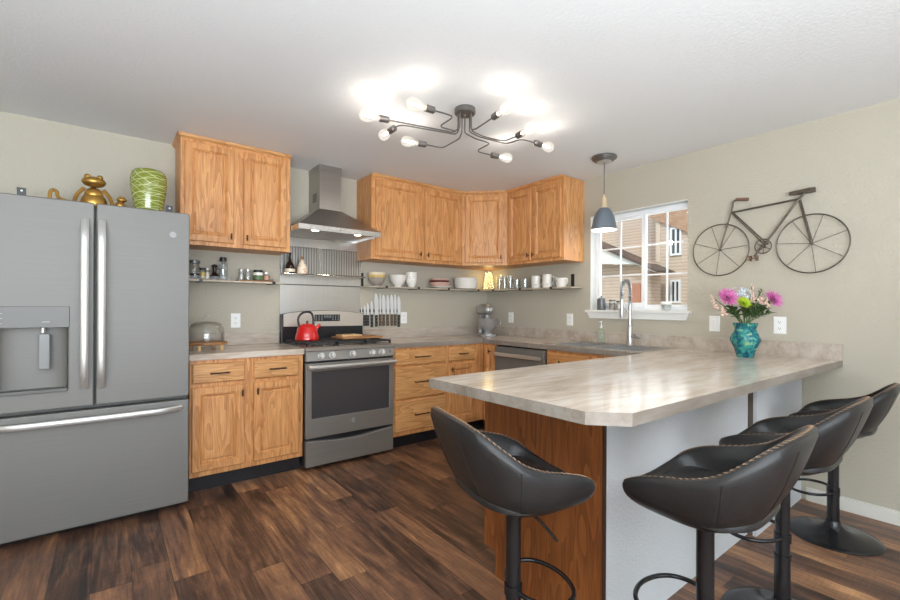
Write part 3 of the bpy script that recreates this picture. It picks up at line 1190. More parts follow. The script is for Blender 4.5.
obj('drip_tray', bx(-4.006, -3.727, YF - 0.016, YF + 0.055, 0.776, 0.793), 'slate_d', ld, bevel=0.002)
bm = B()
for k in range(3):
    box(bm, -3.996, -3.975, YF - 0.0062, YF - 0.0048, 1.135 + k * 0.025, 1.137 + k * 0.025)
box(bm, -3.830, -3.800, YF - 0.0062, YF - 0.0048, 1.140, 1.144)
obj('display_marks', bm, 'panel_text', ld)
rd = obj('door', bx(-3.612, -3.170, YF, -0.722, 0.684, 1.787), 'slate', t, bevel=0.006)
emblem(rd, F_back(YF), -3.256, 1.652, 0.019)
dw = obj('freezer_drawer', bx(-4.071, -3.170, YF, -0.722, 0.040, 0.662), 'slate', t, bevel=0.006)


def bow_handle(parent, p0, p1, out, wid, n=16, flat=(1, 0, 0)):
    """flat bar handle bowed outwards between two ends"""
    p0, p1, out, side = Vector(p0), Vector(p1), Vector(out), Vector(flat)
    bm = B()
    rows = []
    for k in range(n + 1):
        s = k / n
        e = min(1.0, min(s, 1 - s) / 0.05)
        bow = 0.044 + 0.014 * math.sin(PI * s)
        if k in (0, n):
            bow = 0.002
            e = 1
        if k in (1, n - 1):
            bow = 0.036
        c = p0.lerp(p1, s if 0 < k < n else s) + out * bow
        rows.append([bm.verts.new(c + side * a + out * b) for a, b in ((-wid, -0.007), (wid, -0.007), (wid, 0.003), (wid * 0.6, 0.008), (-wid * 0.6, 0.008), (-wid, 0.003))])
    for a, b in zip(rows, rows[1:]):
        bridge(bm, a, b)
    bm.faces.new(rows[0][::-1])
    bm.faces.new(rows[-1])
    obj('handle', bm, 'satin', parent, smooth=True)


bow_handle(ld, (-3.660, YF, 0.776), (-3.660, YF, 1.700), (0, -1, 0), 0.017)
bow_handle(rd, (-3.588, YF, 0.776), (-3.588, YF, 1.700), (0, -1, 0), 0.017)
bow_handle(dw, (-4.03, YF, 0.618), (-3.205, YF, 0.618), (0, -1, 0), 0.016, flat=(0, 0, 1))
for x in (-3.935, -3.285):
    hg = obj('hinge_bracket', bx(x, x + 0.034, -0.712, -0.700, 1.7755, 1.838), 'black', t)
    bm = B()
    cyl(bm, (x + 0.018, -0.7125, 1.822), (x + 0.018, -0.714, 1.822), 0.0045, n=10)
    obj('bracket_hole', bm, 'plate', hg)

# ------------------------------------------------------------------ on top of the fridge
ZF = 1.7755
t = thing('frog_figurine', 'gold seated frog figurine on top of the fridge', 'figurine', (-3.63, -0.50, ZF))
bm = B()
def T(x, y, z): return (-3.63 + x, -0.50 + y, ZF + z)
sphere(bm, T(0, 0, 0.064), 0.064, 1.0, 0.85, 1.0)
sphere(bm, T(0, -0.005, 0.112), 0.046, 1.0, 0.85, 0.9)
obj('body', bm, 'gold', t, smooth=True)
bm = B()
sphere(bm, T(0, -0.018, 0.184), 0.053, 1.1, 0.95, 0.60)
sphere(bm, T(-0.028, -0.022, 0.212), 0.016)
sphere(bm, T(0.028, -0.022, 0.212), 0.016)
tube(bm, smooth_path([T(-0.045, -0.036, 0.180), T(0, -0.068, 0.174), T(0.045, -0.036, 0.180)]), 0.0025, 6)
obj('head', bm, 'gold', t, smooth=True)
for s in (-1, 1):
    bm = B()
    tube(bm, smooth_path([T(s * 0.045, -0.01, 0.145), T(s * 0.085, -0.02, 0.09), T(s * 0.088, -0.05, 0.02), T(s * 0.06, -0.075, 0.008)]), 0.010, 8)
    obj('arm', bm, 'gold', t, smooth=True)
    bm = B()
    tube(bm, smooth_path([T(s * 0.035, 0.02, 0.03), T(s * 0.085, 0.0, 0.035), T(s * 0.07, -0.05, 0.014), T(s * 0.10, -0.08, 0.008)]), 0.014, 8)
    obj('leg', bm, 'gold', t, smooth=True)
t = thing('lizard_figurine', 'gold curled figurine lying left of the frog on the fridge', 'figurine', (-3.78, -0.48, ZF))
bm = B()
tube(bm, smooth_path([(-3.79, -0.48, ZF + 0.012), (-3.83, -0.48, ZF + 0.05), (-3.825, -0.48, ZF + 0.118), (-3.795, -0.48, ZF + 0.115), (-3.795, -0.48, ZF + 0.075), (-3.755, -0.48, ZF + 0.060), (-3.715, -0.48, ZF + 0.055), (-3.70, -0.48, ZF + 0.012)], 3), 0.009, 8)
obj('curled_body', bm, 'gold', t, smooth=True)
bm = B()
sphere(bm, (-3.70, -0.48, ZF + 0.030), 0.018, 1.5, 1, 1)
obj('head', bm, 'gold', t, smooth=True)
t = thing('small_frog_figurine', 'small gold frog figurine right of the big frog on the fridge', 'figurine', (-3.52, -0.50, ZF))
bm = B()
sphere(bm, (-3.52, -0.50, ZF + 0.028), 0.028, 1.25, 0.9, 1.0)
sphere(bm, (-3.505, -0.505, ZF + 0.065), 0.026, 1.0, 0.9, 0.9)
obj('body', bm, 'gold', t, smooth=True)
bm = B()
sphere(bm, (-3.497, -0.51, ZF + 0.098), 0.021, 1.25, 1, 0.75)
sphere(bm, (-3.508, -0.51, ZF + 0.115), 0.007)
sphere(bm, (-3.486, -0.51, ZF + 0.115), 0.007)
obj('head', bm, 'gold', t, smooth=True)
bm = B()
tube(bm, smooth_path([(-3.53, -0.50, ZF + 0.04), (-3.56, -0.51, ZF + 0.045), (-3.585, -0.51, ZF + 0.012)]), 0.008, 8)
obj('leg', bm, 'gold', t, smooth=True)
VX, VY = -3.356, -0.44
t = thing('green_vase', 'olive green glazed vase with pale swirls on top of the fridge', 'vase', (VX, VY, ZF))
prof = [(0, 0), (0.060, 0), (0.064, 0.01), (0.080, 0.09), (0.093, 0.17), (0.100, 0.23), (0.099, 0.275), (0.090, 0.305), (0.078, 0.318), (0.074, 0.320), (0.070, 0.316), (0.082, 0.29), (0.09, 0.22), (0.05, 0.03), (0, 0.02)]
obj('vase_body', lathe(B(), prof, (VX, VY, ZF), 40), 'olive', t, smooth=True, auto=60)

# ------------------------------------------------------------------ range
t = thing('gas_range', 'freestanding slate gas range with five knobs', 'range', (-2.025, -0.33, 0))
RX0, RX1 = -2.406, -1.658
obj('case', bx(RX0, RX1, -0.625, -0.015, 0.03, 0.905), 'black', t)
bm = B()
for x in (RX0 + 0.05, RX1 - 0.08):
    for y in (-0.58, -0.08):
        box(bm, x, x + 0.035, y, y + 0.035, 0.0, 0.03)
obj('foot', bm, 'black', t)
frg = F_back(-0.626)
d = obj('storage_drawer', B() if False else prism(B(), [(RX0 + 0.004, 0.034)] + [(RX1 - 0.004, 0.034), (RX1 - 0.004, 0.226)] +
        [(RX1 - 0.004 - 0.747 * k / 16, 0.226 - 0.026 * math.sin(PI * k / 16) ** 1.5) for k in range(1, 16)] + [(RX0 + 0.004, 0.226)], 0, 0.030, lambda u, v, w_: frg(u, v, w_)), 'range_slate', t)
bm = B()
tube(bm, [frg(RX1 - 0.02 - 0.715 * k / 24, 0.222 - 0.026 * math.sin(PI * (k * 0.715 / 0.747 / 24 + 0.02)) ** 1.5, 0.030) for k in range(25)], 0.003, 6)
obj('drawer_lip', bm, 'satin', d, smooth=True)
d = obj('oven_door', grid_slab([RX0 + 0.004, RX0 + 0.045, RX1 - 0.045, RX1 - 0.004], [0.246, 0.390, 0.742, 0.803], lambda i, j: not (i == 1 and j == 1), 0.0, 0.034, lambda u, v, w_: frg(u, v, w_)), 'range_slate', t, bevel=0.003)
obj('oven_window', bx(RX0 + 0.044, RX1 - 0.044, -0.656, -0.628, 0.389, 0.743), 'oven_glass', d)
obj('top_trim', bx(RX0 + 0.012, RX1 - 0.012, -0.645, -0.626, 0.804, 0.815), 'black', t)
bm = B()
xa, xb = RX0 + 0.008, RX1 - 0.006
tube(bm, [(xa + (xb - xa) * k / 12, -0.700 - 0.006 * math.sin(PI * k / 12), 0.777) for k in range(13)], 0.0165, 12)
for x in (xa + 0.03, xb - 0.03):
    box(bm, x - 0.012, x + 0.012, -0.700, -0.655, 0.768, 0.790)
obj('handle', bm, 'satin', d, smooth=True)
emblem(d, lambda u, v, w_: frg(u, v, w_ + 0.034), -2.027, 0.335, 0.018)
bm = prism(B(), [(-0.630, 0.822), (-0.668, 0.822), (-0.652, 0.892), (-0.630, 0.897)], RX0 + 0.002, RX1 - 0.002, lambda y, z, x: (x, y, z))
cp = obj('control_panel', bm, 'range_slate', t)
for x in (-2.290, -2.203, -2.034, -1.862, -1.775):
    bm = B()
    c = Vector((x, -0.660, 0.857))
    n_ = Vector((0, -0.975, 0.22))
    cyl(bm, c, c + n_ * 0.006, 0.026, n=20)
    cyl(bm, c + n_ * 0.006, c + n_ * 0.028, 0.021, 0.018, n=20)
    bb = B()
    k = obj('knob', bm, 'satin', cp, smooth=True)
    bb = bx(-0.0055, 0.0055, -0.008, 0, -0.020, 0.020)
    bmesh.ops.transform(bb, matrix=Matrix.Translation(c + n_ * 0.028) @ Matrix.Rotation(-0.22, 4, 'X'), verts=bb.verts)
    obj('knob_grip', bb, 'satin', k, bevel=0.002)
bm = B()
box(bm, -1.701, -1.698, -0.6655, -0.655, 0.852, 0.868)
box(bm, -1.701, -1.688, -0.6655, -0.655, 0.850, 0.853)
obj('lock_mark', bm, 'black', cp)
# cooktop and bullnose
bm = prism(B(), [(-0.672, 0.897), (-0.660, 0.912), (-0.640, 0.922), (-0.09, 0.922), (-0.09, 0.900), (-0.66, 0.893)], RX0, RX1, lambda y, z, x: (x, y, z))
ct = obj('cooktop', bm, 'range_slate', t)
for bxp, byp, br in ((-2.26, -0.50, 0.045), (-2.26, -0.23, 0.035), (-2.025, -0.36, 0.05), (-1.79, -0.50, 0.045), (-1.79, -0.23, 0.035)):
    bm = B()
    cyl(bm, (bxp, byp, 0.921), (bxp, byp, 0.930), br, br * 0.95, 20)
    cyl(bm, (bxp, byp, 0.930), (bxp, byp, 0.938), br * 0.8, br * 0.75, 20)
    obj('burner', bm, 'iron', ct, smooth=True)
for gx0, gx1 in ((-2.385, -2.150), (-2.143, -1.907), (-1.900, -1.665)):
    bm = B()
    z0, z1 = 0.940, 0.952
    for x in (gx0, gx1 - 0.012):
        box(bm, x, x + 0.012, -0.615, -0.115, z0, z1)
    for y in (-0.615, -0.370, -0.127):
        box(bm, gx0, gx1, y, y + 0.012, z0, z1)
    xm = (gx0 + gx1) / 2
    box(bm, xm - 0.005, xm + 0.005, -0.61, -0.12, z0 + 0.002, z1 + 0.001)
    for y in (-0.50, -0.24):
        box(bm, gx0 + 0.01, gx1 - 0.01, y - 0.005, y + 0.005, z0 + 0.002, z1 + 0.001)
    for x in (gx0, gx1 - 0.014):
        for y in (-0.615, -0.375, -0.129):
            box(bm, x, x + 0.014, y, y + 0.014, 0.922, z0)
    obj('grate', bm, 'iron', ct)
# backguard with arched top
N = 20
top = [(RX0 + 0.004 + (RX1 - RX0 - 0.008) * k / N, 1.163 + 0.032 * math.sin(PI * k / N) ** 0.7) for k in range(N + 1)]
bg_ = obj('backguard', prism(B(), [(RX1 - 0.004, 0.905)] + [(RX0 + 0.004, 0.905)] + top, -0.085, -0.018, lambda x, z, y: (x, y, z)), 'black_enamel', t)
top2 = [(x * 1.0, z - 0.003) for x, z in top]
obj('backguard_face', prism(B(), [(RX1 - 0.006, 1.052)] + [(RX0 + 0.012, 1.058)] + [(max(RX0 + 0.012, min(RX1 - 0.006, x)), z) for x, z in top2], -0.094, -0.0855, lambda x, z, y: (x, y, z)), plain('warm_satin_steel', (0.60, 0.55, 0.49), 0.36, metal=0.6, var=0.01), bg_)
dp = obj('display', bx(-2.130, -1.895, -0.0975, -0.0942, 1.098, 1.158), 'black_enamel', bg_)
bm = B()
for r_ in range(3):
    for c_ in range(9):
        if 3 <= c_ <= 5 and r_ < 2:
            continue
        x = -2.120 + c_ * 0.0255
        z = 1.108 + r_ * 0.017
        box(bm, x, x + 0.010, -0.0985, -0.0976, z, z + 0.005)
obj('display_marks', bm, 'panel_text', dp)
obj('clock_window', bx(-2.045, -1.975, -0.0982, -0.0976, 1.125, 1.150), plain('clock_window', (0.10, 0.11, 0.11), 0.2), dp)

# kettle
KX, KY, KZ = -2.268, -0.300, 0.954
t = thing('kettle', 'red enamel kettle with black arched handle on the back left burner', 'kettle', (KX, KY, KZ))
obj('kettle_body', lathe(B(), [(0, 0), (0.088, 0), (0.094, 0.006), (0.094, 0.02), (0.086, 0.06), (0.074, 0.10), (0.060, 0.118), (0.05, 0.124), (0, 0.126)], (KX, KY, KZ), 36), 'kettle', t, smooth=True)
obj('lid', lathe(B(), [(0.05, 0.1235), (0.046, 0.131), (0.02, 0.137), (0, 0.138)], (KX, KY, KZ), 24), 'kettle', t, smooth=True)
obj('lid_knob', lathe(B(), [(0, 0.136), (0.007, 0.137), (0.011, 0.150), (0.008, 0.157), (0, 0.158)], (KX, KY, KZ), 14), 'black', t, smooth=True)
bm = B()
sp = smooth_path([(KX + 0.06, KY, KZ + 0.075), (KX + 0.085, KY - 0.01, KZ + 0.105), (KX + 0.103, KY - 0.012, KZ + 0.125)])
tube(bm, sp, 0.012, 10, rad=[0.019 - 0.009 * k / (len(sp) - 1) for k in range(len(sp))])
obj('spout', bm, 'kettle', t, smooth=True)
bm = B()
tube(bm, smooth_path([(KX - 0.062, KY, KZ + 0.105), (KX - 0.080, KY, KZ + 0.175), (KX - 0.045, KY, KZ + 0.225), (KX + 0.020, KY, KZ + 0.235), (KX + 0.050, KY, KZ + 0.20), (KX + 0.052, KY, KZ + 0.112)], 3), 0.009, 10)
obj('handle', bm, 'black', t, smooth=True)
# cutting boards
t = obj('cutting_board', bx(-2.010, -1.630, -0.42, -0.17, 0.954, 0.970), 'board', bevel=0.004)
tag(t, 'brown wooden cutting board lying across the range grates', 'cutting board')
t = obj('small_cutting_board', bx(-1.975, -1.790, -0.33, -0.19, 0.9705, 0.985), 'board_light', bevel=0.004)
tag(t, 'small pale wooden board lying on the bigger cutting board', 'cutting board')

# ------------------------------------------------------------------ steel back panel, rack and hood
t = thing('steel_splashback', 'brushed steel splashback sheet behind the range', 'splashback', (-2.025, 0, 0.92))
obj('lower_sheet', bx(-2.402, -1.651, -0.008, -0.001, 0.925, 1.414), 'steel_v', t)
obj('seam_trim', bx(-2.402, -1.651, -0.0125, -0.001, 1.4145, 1.423), 'slate_d', t)
obj('upper_sheet', bx(-2.402, -1.651, -0.008, -0.001, 1.4235, 1.828), 'steel_v', t)
t = thing('steel_rack_shelf', 'steel shelf with upright bars on the splashback under the hood', 'shelf', (-2.025, -0.05, 1.50))
obj('ledge', bx(-2.402, -1.651, -0.115, -0.009, 1.497, 1.502), 'steel', t)
bm = B()
tube(bm, [(-2.402, -0.117, 1.506), (-1.651, -0.117, 1.506)], 0.005, 8)
obj('front_rail', bm, 'steel', t, smooth=True)
for x0, x1 in ((-2.395, -2.065), (-2.045, -1.657)):
    bm = B()
    y = -0.030
    tube(bm, smooth_path([(x0, y, 1.504), (x0, y, 1.725), (x0, y, 1.748), (x0 + 0.02, y, 1.748), (x1 - 0.02, y, 1.748), (x1, y, 1.748), (x1, y, 1.725), (x1, y, 1.504)], 1), 0.0045, 6)
    n_ = int((x1 - x0) / 0.0235)
    rk = obj('rack_frame', bm, 'steel', t, smooth=True)
    bm = B()
    for k in range(1, n_):
        x = x0 + (x1 - x0) * k / n_
        cyl(bm, (x, y, 1.5025), (x, y, 1.7465), 0.0035, n=6)
    obj('rack_bars', bm, 'gunmetal', rk, smooth=True)

t = thing('range_hood', 'stainless chimney range hood above the range', 'range hood', (-2.03, -0.25, 1.83))
HX0, HX1, HY = -2.409, -1.700, -0.500
HZ = 1.829
bm = B()
lo = [bm.verts.new(v) for v in ((HX0, HY, HZ + 0.040), (HX1, HY, HZ + 0.040), (HX1, -0.002, HZ + 0.040), (HX0, -0.002, HZ + 0.040))]
hi = [bm.verts.new(v) for v in ((-2.158, -0.262, 2.055), (-1.955, -0.262, 2.055), (-1.955, -0.002, 2.055), (-2.158, -0.002, 2.055))]
bridge(bm, lo, hi)
bm.faces.new(hi)
bm.faces.new(lo[::-1])
obj('canopy', bm, 'hood', t)
rim = obj('rim', grid_slab([HX0, HX0 + 0.012, HX1 - 0.012, HX1], [HY, HY + 0.012, -0.014, -0.002], lambda i, j: not (i == 1 and j == 1), HZ, HZ + 0.0395), 'steel', t)
obj('filter_panel', bx(HX0 + 0.0125, HX1 - 0.0125, HY + 0.0125, -0.0145, HZ + 0.012, HZ + 0.020), 'hood', t)
for x in (-2.25, -1.88):
    bm = B()
    cyl(bm, (x, -0.42, HZ + 0.0118), (x, -0.42, HZ + 0.006), 0.028, n=20)
    obj('lamp', bm, 'led', t, smooth=True)
    l = bpy.data.lights.new('hood_lamp_light', 'SPOT')
    l.energy = 2.5
    l.color = (1, 0.85, 0.66)
    l.spot_size = 2.4
    l.spot_blend = 0.6
    l.shadow_soft_size = 0.03
    lo_ = bpy.data.objects.new('hood_lamp_light', l)
    COL.objects.link(lo_)
    lo_.parent = t
    lo_.location = Vector((x, -0.42, HZ - 0.004)) - Vector((-2.03, -0.25, 1.83))
bm = B()
for x in (-2.07, -2.05, -2.03):
    cyl(bm, (x, HY, HZ + 0.020), (x, HY - 0.003, HZ + 0.020), 0.005 if x < -2.06 else 0.003, n=10)
obj('button', bm, 'black', t)
ch = obj('chimney', bx(-2.152, -1.961, -0.256, -0.002, 2.056, 2.4325), 'hood', t, bevel=0.001)
obj('chimney_sleeve', bx(-2.155, -1.958, -0.259, -0.002, 2.385, 2.432), 'hood', t, bevel=0.001)
bm = B()
for k in range(6):
    box(bm, -2.1535, -2.1521, -0.19, -0.10, 2.13 + k * 0.013, 2.135 + k * 0.013)
obj('vent_slots', bm, 'gap', ch)

# ------------------------------------------------------------------ wall shelves
ZS = 1.424


def shelf(label, poly, brackets, ups):
    cx = sum(p_[0] for p_ in poly) / len(poly)
    cy = sum(p_[1] for p_ in poly) / len(poly)
    t = thing('wall_shelf', label, 'shelf', (cx, cy, ZS), group='thin wall shelves under the wall cabinets')
    obj('shelf_board', prism(B(), poly, ZS - 0.012, ZS), 'shelf_top', t)
    for ax, q in brackets:
        bm = B()
        if ax == 'x':
            box(bm, q - 0.012, q + 0.012, -0.186, -0.002, ZS - 0.017, ZS - 0.0125)
            box(bm, q - 0.012, q + 0.012, -0.186, -0.1825, ZS - 0.0125, ZS + 0.006)
        else:
            box(bm, -0.186, -0.002, q - 0.012, q + 0.012, ZS - 0.017, ZS - 0.0125)
            box(bm, -0.186, -0.1825, q - 0.012, q + 0.012, ZS - 0.0125, ZS + 0.006)
        obj('bracket', bm, 'black', t)
    for ax, q in ups:
        if ax == 'x':
            obj('bracket_upright', bx(q - 0.012, q + 0.012, -0.006, -0.001, ZS + 0.001, ZS + 0.13), 'black', t)
        else:
            obj('bracket_upright', bx(-0.006, -0.001, q - 0.018, q + 0.018, ZS + 0.001, ZS + 0.13), 'black', t)
    return t


shelf('thin wall shelf holding spice jars left of the range', [(-3.16, -0.001), (-3.16, -0.182), (-2.420, -0.182), (-2.420, -0.001)], [('x', -3.02), ('x', -2.50)], [])
shelf('thin wall shelf holding bowls and plates right of the range', [(-1.645, -0.001), (-1.645, -0.182), (-0.184, -0.182), (-0.001, -0.001)], [('x', -1.461), ('x', -1.095), ('x', -0.714), ('x', -0.300)], [('x', -1.628)])
shelf('thin wall shelf holding glasses and mugs beside the window', [(-0.002, -0.003), (-0.185, -0.186), (-0.182, -1.345), (-0.001, -1.345)], [('y', -0.30), ('y', -0.699), ('y', -1.105)], [('y', -1.225)])


# small things on the shelves
def jar(name, label, cat, x, y, z, r, h, glassm, fill, lidm, lidh=0.018, lidr=None, neck=None, group=None, fillh=0.75):
    t = thing(name, label, cat, (x, y, z), group=group)
    nr = neck or r * 0.86
    obj('glass_body', lathe(B(), [(0, 0), (r * 0.94, 0), (r, 0.006), (r, h * 0.84), (nr, h * 0.95), (nr, h), (nr - 0.003, h), (nr - 0.003, h * 0.95), (r - 0.003, h * 0.83), (r - 0.003, 0.008), (0, 0.006)], (x, y, z), 20), glassm, t, smooth=True)
    if fill:
        obj('contents', lathe(B(), [(0, 0.0065), (r - 0.0045, 0.0065), (r - 0.0045, h * fillh), (0, h * fillh)], (x, y, z), 18), fill, t, smooth=True)
    lr = lidr or nr + 0.003
    if lidm:
        obj('lid', lathe(B(), [(0, h), (lr, h), (lr, h + lidh), (lr * 0.9, h + lidh + 0.002), (0, h + lidh + 0.002)], (x, y, z), 20), lidm, t, smooth=True)
    return t


Z0 = ZS + 0.0005
t = thing('wire_tray', 'low clear-sided tray carrying jars at the fridge end of the left shelf', 'tray', (-2.95, -0.095, Z0))
obj('tray_base', bx(-3.115, -2.815, -0.165, -0.030, Z0, Z0 + 0.004), 'acacia', t)
bm = grid_slab([-3.115, -3.112, -2.818, -2.815], [-0.165, -0.162, -0.033, -0.030], lambda i, j: not (i == 1 and j == 1), Z0 + 0.0045, Z0 + 0.028)
obj('tray_rim', bm, 'clear', t)
Z1 = Z0 + 0.0045
jar('spice_jar', 'large jar of dark beans with grey lid nearest the fridge', 'jar', -3.050, -0.085, Z1, 0.040, 0.120, 'clear', 'dark_liquid', 'pewter', 0.018, 0.040, fillh=0.35)
jar('small_spice_jar', 'small jar of golden spice in front of the large dark jar', 'jar', -3.002, -0.135, Z1, 0.022, 0.070, 'clear', 'yellow_bowl', 'black', 0.012)
jar('short_spice_jar', 'small jar of pale spice between golden jar and dark cruet', 'jar', -2.970, -0.125, Z1, 0.019, 0.072, 'clear', 'cream', 'satin', 0.010)
t = thing('dark_cruet', 'dark wide-bottomed cruet with handle on the left shelf tray', 'cruet', (-2.915, -0.090, Z1))
obj('cruet_body', lathe(B(), [(0, 0), (0.042, 0), (0.045, 0.008), (0.040, 0.026), (0.020, 0.046), (0.014, 0.060), (0.016, 0.095), (0.013, 0.098), (0, 0.099)], (-2.915, -0.090, Z1), 22), 'dark_liquid', t, smooth=True)
obj('stopper', lathe(B(), [(0, 0.0985), (0.021, 0.1), (0.023, 0.108), (0.012, 0.118), (0, 0.121)], (-2.915, -0.090, Z1), 16), 'black', t, smooth=True)
bm = B()
tube(bm, smooth_path([(-2.900, -0.09, Z1 + 0.085), (-2.872, -0.09, Z1 + 0.09), (-2.868, -0.09, Z1 + 0.06), (-2.893, -0.09, Z1 + 0.042)], 2), 0.0035, 6)
obj('handle', bm, 'black', t, smooth=True)
t = jar('tall_bottle', 'tall square clear bottle with big black cap on the left shelf', 'bottle', -2.855, -0.090, Z1, 0.031, 0.145, 'hazy', None, 'black', 0.030, 0.024, neck=0.016)
t = thing('wooden_tray', 'small wooden tray with clear rim holding shakers on the left shelf', 'tray', (-2.62, -0.10, Z0))
obj('tray_base', bx(-2.760, -2.490, -0.155, -0.040, Z0, Z0 + 0.010), 'board', t, bevel=0.002)
bm = grid_slab([-2.757, -2.754, -2.496, -2.493], [-0.152, -0.149, -0.046, -0.043], lambda i, j: not (i == 1 and j == 1), Z0 + 0.0105, Z0 + 0.030)
obj('tray_rim', bm, 'clear', t)
Z2 = Z0 + 0.0107
jar('salt_shaker', 'glass shaker with steel cap, left one of the pair', 'shaker', -2.727, -0.10, Z2, 0.020, 0.072, 'hazy', 'white_ceramic', 'satin', 0.014, fillh=0.6)
jar('salt_shaker', 'glass shaker with steel cap, next to the green-labelled tin', 'shaker', -2.678, -0.10, Z2, 0.020, 0.072, 'hazy', 'white_ceramic', 'satin', 0.014, fillh=0.5)
t = thing('spice_tin', 'dark round tin with white and green label on the left shelf', 'tin', (-2.600, -0.095, Z2))
obj('tin_body', lathe(B(), [(0, 0), (0.036, 0), (0.036, 0.083), (0.033, 0.086), (0, 0.087)], (-2.600, -0.095, Z2), 24), 'black', t, smooth=True)
bm = B()
lathe(bm, [(0.0366, 0.008), (0.0368, 0.008), (0.0368, 0.040), (0.0366, 0.040)], (-2.600, -0.095, Z2), 24)
obj('green_label', bm, 'green_label', t, smooth=True)
bm = B()
lathe(bm, [(0.0366, 0.042), (0.0368, 0.042), (0.0368, 0.066), (0.0366, 0.066)], (-2.600, -0.095, Z2), 24)
obj('white_label', bm, 'white_ceramic', t, smooth=True)
jar('salt_jar', 'round jar of pink salt with steel lid at the tray end', 'jar', -2.535, -0.095, Z2, 0.029, 0.055, 'clear', 'pink', 'satin', 0.016)
# bottles on the rack ledge
ZL = 1.5025
t = thing('brown_bottle', 'dark brown round-shouldered bottle with long neck on the steel ledge', 'bottle', (-2.338, -0.072, ZL))
obj('bottle_body', lathe(B(), [(0, 0), (0.036, 0), (0.042, 0.012), (0.042, 0.055), (0.030, 0.088), (0.014, 0.108), (0.011, 0.15), (0.011, 0.172), (0.014, 0.176), (0.014, 0.182), (0, 0.183)], (-2.338, -0.072, ZL), 24), 'dark_liquid', t, smooth=True)
bm = B()
lathe(bm, [(0.0425, 0.018), (0.0428, 0.018), (0.0428, 0.045), (0.0425, 0.045)], (-2.338, -0.072, ZL), 24)
obj('label', bm, 'cream', t, smooth=True)
t = thing('ceramic_jug', 'cream flowered ceramic flask with cork beside the brown bottle', 'flask', (-2.232, -0.070, ZL))
obj('jug_body', lathe(B(), [(0, 0), (0.038, 0), (0.044, 0.012), (0.044, 0.06), (0.032, 0.092), (0.016, 0.108), (0.013, 0.130), (0.016, 0.134), (0, 0.136)], (-2.232, -0.070, ZL), 24), 'jug', t, smooth=True)
obj('stopper', lathe(B(), [(0, 0.136), (0.011, 0.136), (0.013, 0.155), (0, 0.158)], (-2.232, -0.070, ZL), 12), 'board', t, smooth=True)


def bowl_prof(r, h, foot=0.4, t_=0.004):
    fr2 = r * foot
    return [(0, 0), (fr2, 0), (fr2, h * 0.10), (r * 0.72, h * 0.32), (r * 0.93, h * 0.66), (r, h), (r - t_, h), (r * 0.93 - t_, h * 0.67), (r * 0.70 - t_, h * 0.35), (fr2 * 0.8, h * 0.16), (0, h * 0.15)]


def bowl(name, label, x, y, z, r, h, mat, cat='bowl', foot=0.4, group=None):
    o = obj(name, lathe(B(), bowl_prof(r, h, foot), (0, 0, 0), 32), mat, smooth=True, local=True)
    o.location = (x, y, z)
    tag(o, label, cat, group)
    return o


# striped stack: three bowls nested
bowl('bowl', 'grey bowl at the bottom of the stack beside the hood end', -1.518, -0.092, Z0, 0.080, 0.082, 'grey_bowl', group='nested bowls at the range end of the shelf')
bowl('bowl', 'yellow bowl nested between grey and pale bowls', -1.518, -0.092, Z0 + 0.024, 0.083, 0.084, 'yellow_bowl', group='nested bowls at the range end of the shelf')
bowl('bowl', 'pale bowl topmost of the nested stack at the range end', -1.518, -0.092, Z0 + 0.050, 0.085, 0.084, 'cream', group='nested bowls at the range end of the shelf')
bowl('white_bowl', 'single round white bowl left of the cup stack', -1.283, -0.092, Z0, 0.088, 0.118, 'white_ceramic')
for k in range(5):
    o = obj('small_bowl', lathe(B(), [(0, 0), (0.030, 0), (0.030, 0.008), (0.048, 0.030), (0.057, 0.060), (0.0575, 0.072), (0.0645, 0.074), (0.0645, 0.080), (0.058, 0.082), (0.053, 0.060), (0.044, 0.032), (0.02, 0.013), (0, 0.012)], n=32), 'white_ceramic', smooth=True, local=True)
    o.location = (-1.125, -0.092, Z0 + k * 0.0185)
    tag(o, ['bottommost', 'second lowest', 'middle', 'second highest', 'topmost'][k] + ' small white bowl of the tall five-bowl stack', 'bowl', 'tall stack of small white bowls')
for k, (r, mt, lb) in enumerate(((0.146, 'white_ceramic', 'white plate at the bottom of the plate stack'), (0.142, 'pale_pink', 'pale pink plate above the bottom white plate'))):
    o = obj('plate', lathe(B(), [(0, 0), (r * 0.5, 0), (r * 0.62, 0.004), (r, 0.016), (r, 0.020), (r * 0.6, 0.009), (0, 0.007)]), mt, smooth=True, local=True)
    o.location = (-0.795, -0.150 + 0.001, Z0 + k * 0.010)
    o.scale = (0.82, 0.82, 1)
    tag(o, lb, 'plate', 'plates and bowls stacked mid-shelf')
bowl('shallow_bowl', 'pale shallow bowl lowest on the plate stack', -0.795, -0.125, Z0 + 0.022, 0.112, 0.040, 'pale_pink', foot=0.7, group='plates and bowls stacked mid-shelf')
bowl('shallow_bowl', 'dark red shallow bowl in the middle of the plate stack', -0.795, -0.125, Z0 + 0.042, 0.108, 0.040, 'red_bowl', foot=0.7, group='plates and bowls stacked mid-shelf')
bowl('shallow_bowl', 'pale pink shallow bowl topmost on the plate stack', -0.795, -0.125, Z0 + 0.064, 0.104, 0.038, 'pale_pink', foot=0.7, group='plates and bowls stacked mid-shelf')
for k in range(4):
    o = obj('serving_bowl', lathe(B(), [(0, 0), (0.09, 0), (0.115, 0.008), (0.128, 0.06), (0.134, 0.072), (0.130, 0.073), (0.122, 0.06), (0.108, 0.012), (0, 0.006)], n=36), 'white_ceramic', smooth=True, local=True)
    o.location = (-0.452, -0.150, Z0 + k * 0.0165)
    tag(o, ['bottommost', 'second lowest', 'second highest', 'topmost'][k] + ' white serving bowl of the wide stack by the fairy lights', 'bowl', 'wide stack of white serving bowls')

